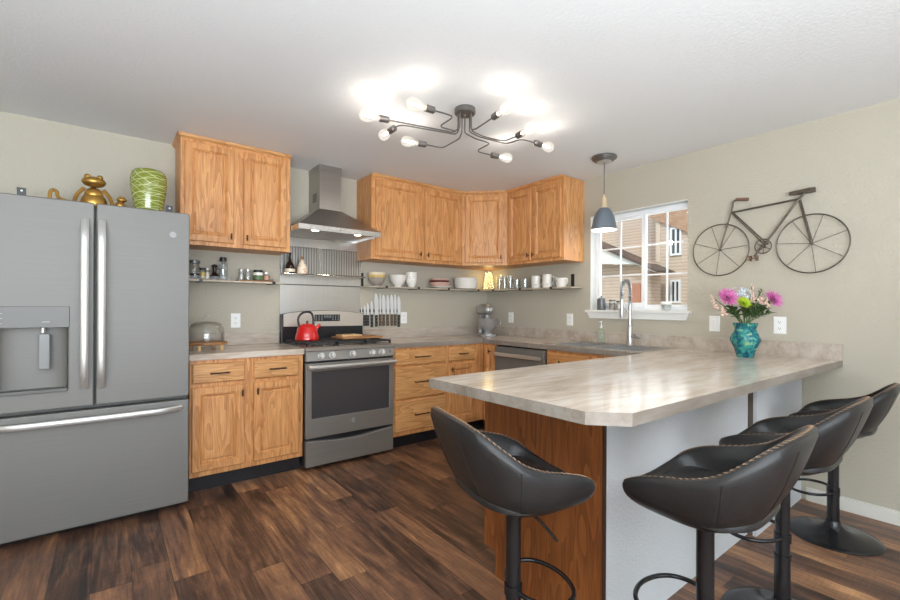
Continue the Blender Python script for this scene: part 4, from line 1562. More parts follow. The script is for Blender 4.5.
# fairy-light jar in the corner
JX, JY = -0.125, -0.160
t = thing('glass_jar', 'tapered glass jar filled with fairy lights in the shelf corner', 'jar', (JX, JY, Z0))
obj('jar_glass', lathe(B(), [(0, 0), (0.072, 0), (0.076, 0.008), (0.066, 0.10), (0.050, 0.185), (0.052, 0.212), (0.050, 0.212), (0.047, 0.185), (0.063, 0.10), (0.073, 0.010), (0, 0.006)], (JX, JY, Z0), 28), 'clear', t, smooth=True)
t = thing('fairy_lights', 'warm yellow fairy lights wound inside the corner jar', 'string lights', (JX, JY, Z0 + 0.01))
bm = B()
pts = []
rnd = random.Random(3)
bl = B()
for k in range(150):
    z = 0.014 + 0.19 * k / 150
    rr = (0.064 - 0.10 * z) * (0.35 + 0.65 * rnd.random() ** 0.5)
    a = k * 2.4 + rnd.random()
    p_ = (JX + rr * math.cos(a), JY + rr * math.sin(a), Z0 + z)
    pts.append(p_)
    sphere(bl, p_, 0.0022, n=6, m=4)
sphere(bl, (JX + 0.075, JY - 0.12, Z0 + 0.165), 0.0045, n=8, m=6)
tube(bm, pts, 0.0006, 4)
tube(bm, smooth_path([pts[-1], (JX + 0.02, JY - 0.03, Z0 + 0.225), (JX + 0.06, JY - 0.09, Z0 + 0.20), (JX + 0.075, JY - 0.12, Z0 + 0.168)]), 0.0008, 4)
obj('wire', bm, 'brass', t)
o = obj('tiny_bulbs', bl, 'fairy', t)
o['kind'] = 'stuff'
l = bpy.data.lights.new('fairy_glow', 'POINT')
l.energy = 0.8
l.color = (1.0, 0.74, 0.28)
l.shadow_soft_size = 0.05
lo_ = bpy.data.objects.new('fairy_glow', l)
COL.objects.link(lo_)
lo_.parent = t
lo_.location = (0, 0, 0.12)


def tumbler(label, x, y, r, h, grp):
    o = obj('drinking_glass', lathe(B(), [(0, 0), (r * 0.86, 0), (r * 0.88, 0.004), (r, h), (r - 0.002, h), (r * 0.86 - 0.002, 0.010), (0, 0.009)], n=24), 'hazy', smooth=True, local=True)
    o.location = (x, y, Z0)
    tag(o, label, 'glass', grp)


tumbler('tall clear glass closest to the fairy-light jar', -0.095, -0.305, 0.033, 0.145, 'clear glasses on the shelf')
tumbler('tall clear glass second from the fairy-light jar', -0.095, -0.385, 0.033, 0.148, 'clear glasses on the shelf')
tumbler('tall clear glass standing left of the short glasses', -0.095, -0.475, 0.036, 0.150, 'clear glasses on the shelf')
tumbler('short clear glass right beside the tall glasses', -0.095, -0.572, 0.038, 0.100, 'clear glasses on the shelf')
tumbler('short clear glass left of the white mugs', -0.095, -0.690, 0.040, 0.102, 'clear glasses on the shelf')
tumbler('clear glass half hidden between the tall and round white mugs', -0.065, -1.078, 0.030, 0.100, 'clear glasses on the shelf')


def mug(label, x, y, r, h, ang, taper=1.0, mark=True):
    t = thing('mug', label, 'mug', (x, y, Z0), ang, group='white mugs on the shelf by the window')
    def L(bm): return bm
    o = obj('mug_body', lathe(B(), [(0, 0), (r * 0.94 * taper, 0), (r * taper, 0.006), (r, h), (r - 0.0035, h), (r * taper - 0.0035, 0.012), (0, 0.010)], n=28), 'white_ceramic', t, smooth=True, local=True)
    bm = B()
    tube(bm, smooth_path([(r * 0.95, 0, h * 0.82), (r + 0.028, 0, h * 0.85), (r + 0.032, 0, h * 0.45), (r * 0.95, 0, h * 0.22)], 3), 0.005, 8)
    obj('mug_handle', bm, 'white_ceramic', t, smooth=True, local=True)
    return t


def mug_mark(t, r, z, kind):
    """small printed squiggle on the mug front, facing the room"""
    bm = B()
    a0 = kind
    pts = [(r * math.cos(a0 + d_) * 1.003, r * math.sin(a0 + d_) * 1.003, z + e_) for d_, e_ in ((-0.25, 0.006), (-0.12, -0.004), (0.0, 0.007), (0.12, -0.005), (0.25, 0.004))]
    tube(bm, smooth_path(pts), 0.0016, 5)
    obj('printed_mark', bm, 'ink', t, local=True)


m1 = mug('tall straight white mug, left of the two tall ones', -0.095, -0.840, 0.045, 0.128, -PI / 2 + 0.35)
mug_mark(m1, 0.045, 0.035, -1.25)
m2 = mug('tall straight white mug, right of the two tall ones', -0.095, -0.985, 0.045, 0.134, -PI / 2 + 0.30)
mug_mark(m2, 0.045, 0.035, -1.2)
m3 = mug('low rounded white mug nearest the end of the shelf', -0.095, -1.165, 0.055, 0.090, -PI / 2 - 0.2, 0.8)
mug_mark(m3, 0.050, 0.050, -PI / 2 - 1.0)

# ------------------------------------------------------------------ magnetic knife rack
t = thing('knife_rack', 'slim magnetic strip fixed to the wall above the backsplash', 'knife rack', (-1.43, 0, 1.20))
obj('magnet_strip', bx(-1.655, -1.205, -0.012, -0.001, 1.175, 1.205), 'black', t)
kn = [(-1.640, 1.225, 0.05, 1.150, 0.012, 'black', 'stubby paring knife'), (-1.606, 1.240, 0.10, 1.145, 0.020, 'black', 'short'), (-1.574, 1.265, 0.10, 1.145, 0.024, 'black', 'short'),
      (-1.531, 1.285, 0.12, 1.150, 0.026, 'black', 'medium'), (-1.482, 1.362, 0.11, 1.145, 0.042, 'black', 'broad'), (-1.438, 1.366, 0.11, 1.150, 0.018, 'brown', 'slim'),
      (-1.399, 1.350, 0.11, 1.150, 0.036, 'brown', 'broad'), (-1.354, 1.350, 0.11, 1.150, 0.032, 'brown', 'broad'), (-1.308, 1.355, 0.11, 1.150, 0.034, 'brown', 'broad'),
      (-1.268, 1.360, 0.11, 1.150, 0.024, 'brown', 'slim'), (-1.226, 1.342, 0.12, 1.145, 0.034, 'black', 'pointed')]
klab = ['tiny paring knife at the range end of the knife row', 'short steel knife second from the range end', 'short steel knife third from the range end', 'medium knife left of the broad cleaver-like blade',
        'widest tall knife with rivets in its black handle', 'narrow tall knife right of the widest one', 'broad knife with brown handle, first of three alike', 'broad knife with brown handle, middle of three alike',
        'broad knife with brown handle, last of three alike', 'slim tall knife second from the outlet', 'pointed knife at the outlet end of the knife row']
M['brown_handle'] = plain('brown_knife_handle', srgb(84, 66, 48), 0.5)
for k, (x, zt, hl, zh, wd, hm, _) in enumerate(kn):
    t = thing('kitchen_knife', klab[k], 'knife', (x, -0.016, zh), group='knives on the magnetic strip')
    hw = wd * 0.58
    blade = [(-hw * 0.6, 0), (hw, 0), (hw, (zt - zh) * 0.66), (hw * 0.55, (zt - zh) * 0.88), (-hw * 0.2, zt - zh), (-hw * 0.75, (zt - zh) * 0.93), (-hw, (zt - zh) * 0.7)]
    obj('blade', prism(B(), blade, -0.0010, 0.0010, lambda u, v, w_: (u, w_, v)), 'blade', t, local=True)
    bm = prism(B(), [(-0.012, -hl), (0.012, -hl), (0.015, -hl * 0.8), (0.011, -hl * 0.4), (0.013, 0.004), (-0.011, 0.004), (-0.011, -hl * 0.75)], -0.007, 0.006, lambda u, v, w_: (u, w_, v))
    h_ = obj('knife_handle', bm, 'black' if hm == 'black' else 'brown_handle', t, local=True, bevel=0.002)
    bm = B()
    for f_ in (0.2, 0.5, 0.8):
        cyl(bm, (0, -0.007, -hl * f_), (0, -0.0085, -hl * f_), 0.0028, n=8)
    obj('rivets', bm, 'satin', h_, local=True)


# ------------------------------------------------------------------ outlets and switch
def outlet(label, f, u, v, kind='outlet', plug=False):
    p_ = f(u, v, 0)
    t = thing('wall_outlet' if kind == 'outlet' else 'light_switch', label, 'outlet' if kind == 'outlet' else 'switch', p_)
    o = obj('cover_plate', rect_rings(f, u - 0.036, u + 0.036, v - 0.058, v + 0.058, [(0, 0.0005), (0, 0.004), (0.003, 0.006)]), 'plate', t)
    if kind == 'outlet':
        for dv in (-0.021, 0.021):
            s_ = obj('socket', rect_rings(f, u - 0.016, u + 0.016, v + dv - 0.014, v + dv + 0.014, [(0, 0.006), (0, 0.0075)]), 'plate', t, bevel=0.002)
            bm = B()
            for du, hh in ((-0.006, 0.006), (0.006, 0.005)):
                prism(bm, [(u + du - 0.0013, v + dv - 0.002), (u + du + 0.0013, v + dv - 0.002), (u + du + 0.0013, v + dv + hh), (u + du - 0.0013, v + dv + hh)], 0.0076, 0.0079, f)
            prism(bm, [(u - 0.002, v + dv - 0.009), (u + 0.002, v + dv - 0.009), (u + 0.002, v + dv - 0.005), (u - 0.002, v + dv - 0.005)], 0.0076, 0.0079, f)
            obj('slots', bm, 'ink', s_)
    else:
        obj('rocker', rect_rings(f, u - 0.016, u + 0.016, v - 0.033, v + 0.033, [(0, 0.006), (0.001, 0.009), (0.003, 0.010)]), 'plate', t)
    return t


fw = F_back(0)
fw2 = F_right(0)
outlet('white outlet on the wall above the short counter left of the range', fw, -2.746, 1.112)
outlet('white outlet beside the knife rack', fw, -1.158, 1.117)
outlet('white outlet on the wall just right of the stand mixer', fw2, 0.395, 1.116)
outlet('white outlet under the shelf end, left of the sink window', fw2, 1.192, 1.112)
outlet('white rocker light switch left of the flower vase', fw2, 2.492, 1.115, 'switch')
outlet('white outlet on the wall right of the flower vase', fw2, 2.894, 1.117)

# ------------------------------------------------------------------ cake stand
X_, Y_ = -3.005, -0.33
t = thing('cake_stand', 'round wooden board on short legs under a glass dome', 'cake stand', (X_, Y_, ZT))
obj('board', lathe(B(), [(0, 0.040), (0.130, 0.040), (0.134, 0.044), (0.134, 0.054), (0.130, 0.058), (0, 0.058)], (X_, Y_, ZT), 40), 'acacia', t, smooth=True)
for k in range(4):
    a = PI / 4 + k * PI / 2 + 0.2
    bm = B()
    cyl(bm, (X_ + 0.105 * math.cos(a), Y_ + 0.105 * math.sin(a), ZT + 0.0005), (X_ + 0.105 * math.cos(a), Y_ + 0.105 * math.sin(a), ZT + 0.0395), 0.011, 0.013, 12)
    obj('leg', bm, 'board_light', t, smooth=True)
t = thing('glass_dome', 'clear glass dome with metal ring knob covering the wooden cake board', 'dome', (X_, Y_, ZT + 0.059))
obj('dome', lathe(B(), [(0.115, 0), (0.116, 0.06), (0.112, 0.10), (0.095, 0.128), (0.06, 0.142), (0, 0.146), (0, 0.143), (0.058, 0.139), (0.092, 0.125), (0.109, 0.098), (0.113, 0.06), (0.112, 0)], (X_, Y_, ZT + 0.0585), 40), 'clear', t, smooth=True, auto=60)
bm = B()
cx_, cz_ = X_, ZT + 0.0585 + 0.146
tube(bm, smooth_path([(X_ - 0.014, Y_, cz_), (X_ - 0.018, Y_, cz_ + 0.03), (X_ - 0.004, Y_, cz_ + 0.047), (X_ + 0.016, Y_, cz_ + 0.044), (X_ + 0.020, Y_, cz_ + 0.03)], 2), 0.003, 8)
obj('ring_knob', bm, 'nickel', t, smooth=True)

# ------------------------------------------------------------------ stand mixer (axis points to the room)
MX, MY = -0.285, -0.275
t = thing('stand_mixer', 'silver stand mixer with steel bowl in the counter corner', 'mixer', (MX, MY, ZT), math.radians(-135 + 25))
# local +X is the front of the machine
obj('mixer_base', prism(B(), [(-0.10 + 0.0, -0.07), (0.05, -0.085), (0.13, -0.08), (0.165, -0.045), (0.17, 0), (0.165, 0.045), (0.13, 0.08), (0.05, 0.085), (-0.10, 0.07), (-0.125, 0)], 0.0005, 0.028), 'mixer', t, local=True, bevel=0.006)
bm = B()
rows = []
for z, x0, x1, wd in ((0.028, -0.12, -0.02, 0.060), (0.10, -0.115, -0.035, 0.045), (0.18, -0.115, -0.030, 0.042), (0.235, -0.12, -0.01, 0.05)):
    rows.append([bm.verts.new(v) for v in ((x0, -wd * 0.7, z), (x0 - 0.01, 0, z), (x0, wd * 0.7, z), (x1 - 0.02, wd, z), (x1, wd * 0.5, z), (x1, -wd * 0.5, z), (x1 - 0.02, -wd, z))])
for a, b in zip(rows, rows[1:]):
    bridge(bm, a, b)
bm.faces.new(rows[0][::-1]); bm.faces.new(rows[-1])
obj('column', bm, 'mixer', t, local=True, bevel=0.008, smooth=True)
bm = B()
rr = []
for x, r in ((-0.145, 0.02), (-0.135, 0.045), (-0.10, 0.062), (-0.02, 0.070), (0.06, 0.068), (0.12, 0.058), (0.150, 0.040), (0.158, 0.018)):
    rr.append(ring(bm, (x, 0, 0.285), (1, 0, 0), r * 0.92, 20, (0, 0, 1), r))
for a, b in zip(rr, rr[1:]):
    bridge(bm, a, b)
bm.faces.new(rr[0][::-1]); bm.faces.new(rr[-1])
hd = obj('mixer_head', bm, 'mixer', t, local=True, smooth=True)
bm = B()
cyl(bm, (0.152, 0, 0.290), (0.170, 0, 0.290), 0.020, 0.017, 16)
obj('attachment_hub', bm, 'satin', hd, local=True, smooth=True)
bm = B()
cyl(bm, (0.075, 0, 0.235), (0.075, 0, 0.195), 0.026, 0.022, 16)
obj('beater_shaft', bm, 'mixer', hd, local=True, smooth=True)
bw = obj('bowl', lathe(B(), [(0, 0.030), (0.050, 0.030), (0.052, 0.040), (0.035, 0.052), (0.075, 0.085), (0.098, 0.13), (0.103, 0.19), (0.107, 0.195), (0.104, 0.196), (0.099, 0.19), (0.093, 0.13), (0.06, 0.08), (0, 0.065)], (0.075, 0, 0), 32), 'mixer', t, local=True, smooth=True)
bm = B()
tube(bm, smooth_path([(0.075, 0.098, 0.165), (0.075, 0.150, 0.175), (0.075, 0.155, 0.115), (0.075, 0.092, 0.115)], 3), 0.005, 8)
obj('bowl_handle', bm, 'mixer', bw, local=True, smooth=True)

# ------------------------------------------------------------------ sink, tap, soap
t = thing('sink', 'stainless drop-in double sink set into the worktop', 'sink', (-0.34, -1.80, ZT))
SX0, SX1, SY0, SY1 = -0.605, -0.085, -2.245, -1.365
us = [SX0, SX0 + 0.045, SX1 - 0.085, SX1]
vs = [SY0, SY0 + 0.045, -1.82, -1.79, SY1 - 0.080, SY1]
obj('rim', grid_slab(us, vs, lambda i, j: not (i == 1 and j in (1, 3)), ZT + 0.0004, ZT + 0.005), 'steel', t, bevel=0.002)
for y0, y1 in ((vs[1], vs[2]), (vs[3], vs[4])):
    bm = B()
    o_ = [bm.verts.new(v) for v in ((us[1], y0, ZT + 0.0005), (us[2], y0, ZT + 0.0005), (us[2], y1, ZT + 0.0005), (us[1], y1, ZT + 0.0005))]
    i_ = [bm.verts.new(v) for v in ((us[1] + 0.02, y0 + 0.02, 0.735), (us[2] - 0.02, y0 + 0.02, 0.735), (us[2] - 0.02, y1 - 0.02, 0.735), (us[1] + 0.02, y1 - 0.02, 0.735))]
    bridge(bm, o_, i_)
    bm.faces.new(i_)
    b_o = obj('basin', bm, steel('satin_basin_steel', (0.40, 0.40, 0.40), 0.5, 0.8, 'Y', 0.05), t)
    md = b_o.modifiers.new('s', 'SOLIDIFY')
    md.thickness = 0.001
    bm = B()
    cyl(bm, ((us[1] + us[2]) / 2, (y0 + y1) / 2, 0.7355), ((us[1] + us[2]) / 2, (y0 + y1) / 2, 0.739), 0.04, n=20)
    obj('drain', bm, 'satin', b_o)
FXX, FYY = -0.120, -1.888
ZB = ZT + 0.0055
t = thing('kitchen_tap', 'brushed nickel spring pull-down kitchen tap behind the sink', 'tap', (FXX, FYY, ZB))
bm = B()
lathe(bm, [(0, 0), (0.027, 0), (0.029, 0.006), (0.023, 0.010), (0.023, 0.150), (0.019, 0.158), (0.015, 0.162), (0.015, 0.33), (0, 0.332)], (FXX, FYY, ZB), 20)
obj('tap_body', bm, 'nickel', t, smooth=True)
path = smooth_path([(FXX, FYY, ZB + 0.33), (FXX, FYY, ZB + 0.47), (FXX - 0.03, FYY, ZB + 0.535), (FXX - 0.09, FYY, ZB + 0.535), (FXX - 0.125, FYY, ZB + 0.47), (FXX - 0.125, FYY, ZB + 0.38)], 3)
bm = B()
tube(bm, path, 0.0075, 10)
obj('hose', bm, 'black', t, smooth=True)
# coil spring round the hose
bm = B()
dense = []
for a, b in zip(path, path[1:]):
    for q in range(6):
        dense.append(a.lerp(b, q / 6))
L_ = [0]
for a, b in zip(dense, dense[1:]):
    L_.append(L_[-1] + (b - a).length)
coil = []
for k, p_ in enumerate(dense):
    d_ = (dense[min(k + 1, len(dense) - 1)] - dense[max(k - 1, 0)]).normalized()
    u_ = Vector((0, 1, 0))
    v_ = d_.cross(u_).normalized()
    a = 2 * PI * L_[k] / 0.013
    coil.append(p_ + (u_ * math.cos(a) + v_ * math.sin(a)) * 0.0165)
tube(bm, coil, 0.0033, 5)
obj('spring', bm, 'nickel', t, smooth=True)
bm = B()
lathe(bm, [(0, 0.225), (0.015, 0.225), (0.017, 0.235), (0.016, 0.33), (0.012, 0.38), (0, 0.385)], (FXX - 0.125, FYY, ZB), 18)
obj('spray_head', bm, 'nickel', t, smooth=True)
bm = B()
tube(bm, [(FXX, FYY, ZB + 0.26), (FXX - 0.105, FYY, ZB + 0.315)], 0.005, 8)
obj('docking_arm', bm, 'nickel', t, smooth=True)
bm = B()
cyl(bm, (FXX, FYY - 0.015, ZB + 0.075), (FXX - 0.01, FYY - 0.095, ZB + 0.075), 0.018, n=16)
cyl(bm, (FXX - 0.005, FYY - 0.06, ZB + 0.08), (FXX - 0.06, FYY - 0.07, ZB + 0.10), 0.005, n=8)
obj('lever', bm, 'nickel', t, smooth=True)
PX, PY = -0.118, -1.615
t = thing('soap_dispenser', 'clear glass soap bottle with metal pump behind the sink', 'soap dispenser', (PX, PY, ZB))
obj('bottle', lathe(B(), [(0, 0), (0.030, 0), (0.033, 0.006), (0.033, 0.088), (0.024, 0.112), (0.012, 0.122), (0.012, 0.132), (0, 0.133)], (PX, PY, ZB), 24), 'greenish', t, smooth=True)
bm = B()
lathe(bm, [(0, 0.132), (0.014, 0.132), (0.014, 0.148), (0.005, 0.15), (0.005, 0.18), (0.009, 0.182), (0.009, 0.19), (0, 0.191)], (PX, PY, ZB), 14)
tube(bm, [(PX, PY, ZB + 0.186), (PX - 0.03, PY, ZB + 0.186), (PX - 0.036, PY, ZB + 0.180)], 0.0035, 6)
obj('pump', bm, 'nickel', t, smooth=True)

# ------------------------------------------------------------------ on the window sill
ZW = WZ0 + 0.0035
t = thing('lidded_jar', 'pewter-grey lidded jar at the left end of the window sill', 'jar', (0.02, -1.525, ZW))
obj('jar_body', lathe(B(), [(0, 0), (0.036, 0), (0.038, 0.005), (0.038, 0.090), (0.034, 0.094), (0, 0.095)], (0.02, -1.525, ZW), 26), 'pewter', t, smooth=True)
obj('jar_lid', lathe(B(), [(0, 0.095), (0.039, 0.0952), (0.039, 0.103), (0.02, 0.112), (0.006, 0.114), (0.006, 0.120), (0.010, 0.126), (0, 0.130)], (0.02, -1.525, ZW), 26), 'pewter', t, smooth=True)
jar('storage_jar', 'small jar with dark lid and grey contents on the sill', 'jar', 0.015, -1.640, ZW, 0.030, 0.078, 'clear', 'grey_bowl', 'gunmetal', 0.014)
jar('cream_jar', 'small pale jar leaning close behind the tap on the sill', 'jar', 0.02, -1.705, ZW, 0.026, 0.070, 'hazy', 'cream', 'black', 0.010)
t = thing('sill_candle', 'white candle in a short glass holder on the sill', 'candle', (0.01, -2.125, ZW))
obj('holder', lathe(B(), [(0, 0), (0.030, 0), (0.036, 0.012), (0.040, 0.050), (0.038, 0.050), (0.033, 0.014), (0, 0.010)], (0.01, -2.125, ZW), 22), 'hazy', t, smooth=True)
obj('wax', lathe(B(), [(0, 0.0125), (0.029, 0.0135), (0.035, 0.045), (0.041, 0.0505), (0.041, 0.074), (0, 0.075)], (0.01, -2.125, ZW), 22), 'wax', t, smooth=True)

# ------------------------------------------------------------------ flower vase on the peninsula
FV = (-0.305, -2.793)
ZV = ZT + 0.0005
t = thing('teal_vase', 'teal mottled hourglass vase holding the bouquet on the worktop', 'vase', (FV[0], FV[1], ZV))
prof = [(0, 0), (0.046, 0), (0.049, 0.008), (0.060, 0.050), (0.086, 0.108), (0.085, 0.122), (0.066, 0.165), (0.060, 0.182), (0.069, 0.214), (0.072, 0.219), (0.068, 0.219), (0.056, 0.183), (0.078, 0.115), (0.045, 0.02), (0, 0.015)]
obj('vase_body', lathe(B(), prof, (FV[0], FV[1], ZV), 40), 'teal', t, smooth=True, auto=35)

CR = Vector((math.cos(0.6583), -math.sin(0.6583), 0))     # direction across the bouquet
CB = Vector((math.sin(0.6583), math.cos(0.6583), 0))
VC = Vector((FV[0], FV[1], ZV))


def bp_(a, b, z):
    return VC + CR * a + CB * b + Vector((0, 0, z + (0.015 if z > 0.1 else 0)))


def stem_to(t, tip, base_a, base_b, mat='stem', r=0.0022):
    bm = B()
    tip = Vector(tip)
    s0 = bp_(base_a, base_b, 0.03)
    s1 = bp_(base_a * 0.3 + (tip - VC).dot(CR) * 0.12, base_b * 0.3, 0.200)
    tube(bm, smooth_path([s0, s1, s1.lerp(tip, 0.5) + Vector((0, 0, 0.012)), tip], 2), r, 6)
    obj('stem', bm, mat, t, smooth=True)


def leaf_bm(bm, p0, d, ln, wd, droop=0.3):
    d = Vector(d).normalized()
    side = d.cross(Vector((0, 0, 1)))
    if side.length < 1e-3:
        side = Vector((1, 0, 0))
    side.normalize()
    up = side.cross(d)
    n = 5
    mid, lf, rt = [], [], []
    for k in range(n + 1):
        s = k / n
        c = Vector(p0) + d * ln * s - Vector((0, 0, 1)) * droop * ln * s * s
        w_ = wd * math.sin(PI * min(1, s * 0.95 + 0.05)) * 0.5
        mid.append(bm.verts.new(c))
        lf.append(bm.verts.new(c + side * w_ + up * w_ * 0.35))
        rt.append(bm.verts.new(c - side * w_ + up * w_ * 0.35))
    for k in range(n):
        bm.faces.new((mid[k], mid[k + 1], lf[k + 1], lf[k]))
        bm.faces.new((mid[k], rt[k], rt[k + 1], mid[k + 1]))


def mum(label, a, b, z, r, mat, cat='flower', layers=5, seed=1, axis=None):
    tip = bp_(a, b, z)
    t = thing('chrysanthemum', label, cat, tip, group=None)
    rn = random.Random(seed)
    bm = B()
    ax = Vector(axis or (-0.3, -0.5, 0.8)).normalized()
    u_ = ax.orthogonal().normalized()
    v_ = ax.cross(u_)
    for ly in range(layers):
        el = 0.15 + 1.15 * ly / layers
        n_ = 16 - 2 * ly
        for k in range(n_):
            an = 2 * PI * (k + 0.5 * (ly % 2)) / n_ + rn.uniform(-0.1, 0.1)
            d_ = (u_ * math.cos(an) + v_ * math.sin(an)) * math.cos(el) + ax * math.sin(el)
            ln = r * (1.0 - 0.12 * ly) * rn.uniform(0.85, 1.1)
            w_ = r * 0.20
            sd = d_.cross(ax).normalized()
            q0 = tip + d_ * r * 0.08
            q1 = tip + d_ * ln * 0.6
            q2 = tip + d_ * ln + ax * r * 0.12
            vs_ = [bm.verts.new(x) for x in (q0, q1 + sd * w_ * 0.5, q2, q1 - sd * w_ * 0.5)]
            bm.faces.new(vs_)
    o = obj('bloom', bm, mat, t)
    md = o.modifiers.new('s', 'SOLIDIFY')
    md.thickness = 0.0008
    stem_to(t, tip - ax * 0.003, -a * 0.15, -b * 0.15)
    return t


def cluster(label, name, a, b, z, r, mat, seed, n_=50, flat=0.7):
    tip = bp_(a, b, z)
    t = thing(name, label, 'flower', tip)
    rn = random.Random(seed)
    bm = B()
    for k in range(n_):
        th = rn.uniform(0, 2 * PI)
        ph = math.acos(rn.uniform(-0.35, 1))
        d_ = Vector((math.sin(ph) * math.cos(th), math.sin(ph) * math.sin(th), math.cos(ph) * flat))
        c = tip + d_ * r
        e1 = d_.orthogonal().normalized() * 0.008
        e2 = d_.cross(e1).normalized() * 0.008
        m_ = bm.verts.new(c + d_.normalized() * 0.001)
        rg = [bm.verts.new(c + (e1 * math.cos(q * PI / 4 + th) + e2 * math.sin(q * PI / 4 + th)) * (1.15 if q % 2 == 0 else 0.45) + d_ * 0.004) for q in range(8)]
        for q in range(8):
            bm.faces.new((m_, rg[q], rg[(q + 1) % 8]))
    o = obj('bloom', bm, mat, t)
    md = o.modifiers.new('s', 'SOLIDIFY')
    md.thickness = 0.001
    stem_to(t, tip, -a * 0.2, -b * 0.2)


def spike(label, a, b, z, ln, mat, seed, lean=(0, 0)):
    tip = bp_(a + lean[0], b, z + ln)
    base = bp_(a, b, z)
    t = thing('flower_spike', label, 'flower', base)
    rn = random.Random(seed)
    bm = B()
    for k in range(14):
        s = k / 13
        c = base.lerp(tip, s) + Vector((rn.uniform(-1, 1), rn.uniform(-1, 1), 0)) * 0.012 * (1 - 0.6 * s)
        rr_ = 0.0105 * (1 - 0.5 * s)
        rot = Matrix.Rotation(rn.uniform(0, 3), 3, 'X')
        sphere(bm, c, rr_, 1, 0.8, 0.65, 7, 5, rot)
    obj('bloom', bm, mat, t)
    stem_to(t, base.lerp(tip, 0.9), -a * 0.15, -b * 0.15)


def sprig(label, a, b, z, mat, seed, n_=9, ln=0.045, wd=0.016):
    tip = bp_(a, b, z)
    t = thing('foliage_sprig', label, 'foliage', tip)
    rn = random.Random(seed)
    bm = B()
    s1 = bp_(a * 0.12, b * 0.12, 0.190)
    for k in range(n_):
        s = 0.30 + 0.7 * k / (n_ - 1)
        c = s1.lerp(tip, s) + Vector((0, 0, 0.02 * math.sin(PI * s)))
        th = k * 2.4
        d_ = (tip - s1).normalized() + Vector((math.cos(th), math.sin(th), 0.2)) * 0.9
        leaf_bm(bm, c, d_, ln * rn.uniform(0.7, 1.1), wd)
    o = obj('leaves', bm, mat, t)
    md = o.modifiers.new('s', 'SOLIDIFY')
    md.thickness = 0.0006
    stem_to(t, tip, -a * 0.15, -b * 0.15)


mum('magenta spiky chrysanthemum on the left of the bouquet', -0.150, -0.05, 0.362, 0.076, 'petal_pink', layers=6, seed=1, axis=(-0.5, -0.6, 0.5))
mum('magenta spiky chrysanthemum on the right of the bouquet', 0.150, -0.03, 0.355, 0.074, 'petal_pink', layers=6, seed=2, axis=(-0.25, -0.8, 0.45))
mum('lime green chrysanthemum at the front of the bouquet', -0.070, -0.080, 0.330, 0.052, 'petal_green', layers=6, seed=3, axis=(-0.45, -0.6, 0.65))
cluster('pale blue-white flower cluster at the back of the bouquet', 'hydrangea', -0.045, 0.0, 0.385, 0.066, 'petal_white', 4, 90)
cluster('pale pink little flower cluster right of the lime bloom', 'small_blossom', 0.050, -0.05, 0.340, 0.040, 'petal_cream', 5, 34)
spike('tallest peach flower spike in the middle of the bouquet', 0.030, -0.02, 0.35, 0.105, 'petal_cream', 6)
spike('peach flower spike drooping at the far left of the bouquet', -0.200, -0.02, 0.300, 0.080, 'petal_cream', 7, (-0.035, 0))
spike('peach flower spike low on the left under the magenta bloom', -0.165, -0.05, 0.255, 0.060, 'petal_cream', 8, (-0.02, 0))
spike('short peach flower spike right of the middle', 0.100, -0.05, 0.310, 0.055, 'petal_cream', 9)
for lb, a, b, z, mt, sd, n_, ln, wd in (
        ('dark green leafy sprig spreading to the far left', -0.130, -0.04, 0.270, 'leaf', 10, 13, 0.070, 0.026),
        ('dark green leafy sprig leaning left behind the vase neck', -0.085, 0.03, 0.300, 'leaf', 11, 13, 0.065, 0.026),
        ('dark green leafy sprig under the lime bloom', -0.045, -0.06, 0.285, 'leaf', 12, 13, 0.070, 0.026),
        ('dark green leafy sprig in the very middle of the bouquet', 0.010, -0.04, 0.310, 'leaf', 17, 13, 0.070, 0.026),
        ('dark green leafy sprig right of the centre', 0.055, -0.060, 0.300, 'leaf', 13, 13, 0.070, 0.026),
        ('dark green leafy sprig under the right magenta bloom', 0.105, -0.03, 0.290, 'leaf', 14, 13, 0.065, 0.024),
        ('dark green leafy sprig low on the right side', 0.140, -0.02, 0.265, 'leaf', 18, 12, 0.060, 0.022),
        ('grey-green sprig standing above the right magenta bloom', 0.125, 0.03, 0.415, 'leaf_grey', 15, 12, 0.034, 0.013),
        ('grey-green sprig reaching out farthest to the right', 0.215, 0.0, 0.375, 'leaf_grey', 16, 12, 0.036, 0.013)):
    sprig(lb, a, b, z, mt, sd, n_, ln, wd)

# ------------------------------------------------------------------ bicycle wall sculpture (flat on the wall, x = -0.02..)
BXW = -0.030
t = thing('bicycle_wall_sculpture', 'dark metal bicycle sculpture hanging on the wall right of the window', 'wall decoration', (0, -2.80, 1.66))


def W_(y, z, dx=0.0):
    return (BXW + dx, y, z)


def wheel(cy, cz, r, a0):
    bm = B()
    tube(bm, [W_(cy + r * math.cos(2 * PI * k / 64), cz + r * math.sin(2 * PI * k / 64)) for k in range(64)], 0.0042, 8, closed=True)
    wl = obj('wheel', bm, 'bike_metal', t, smooth=True)
    bm = B()
    cyl(bm, W_(cy, cz, -0.012), W_(cy, cz, 0.012), 0.008, n=12)
    obj('hub', bm, 'bike_metal', wl, smooth=True)
    bm = B()
    for k in range(7):
        a = a0 + k * 2 * PI / 7
        cyl(bm, W_(cy, cz), W_(cy + r * math.cos(a), cz + r * math.sin(a)), 0.0018, n=6)
    obj('spokes', bm, 'bike_metal', wl, smooth=True)


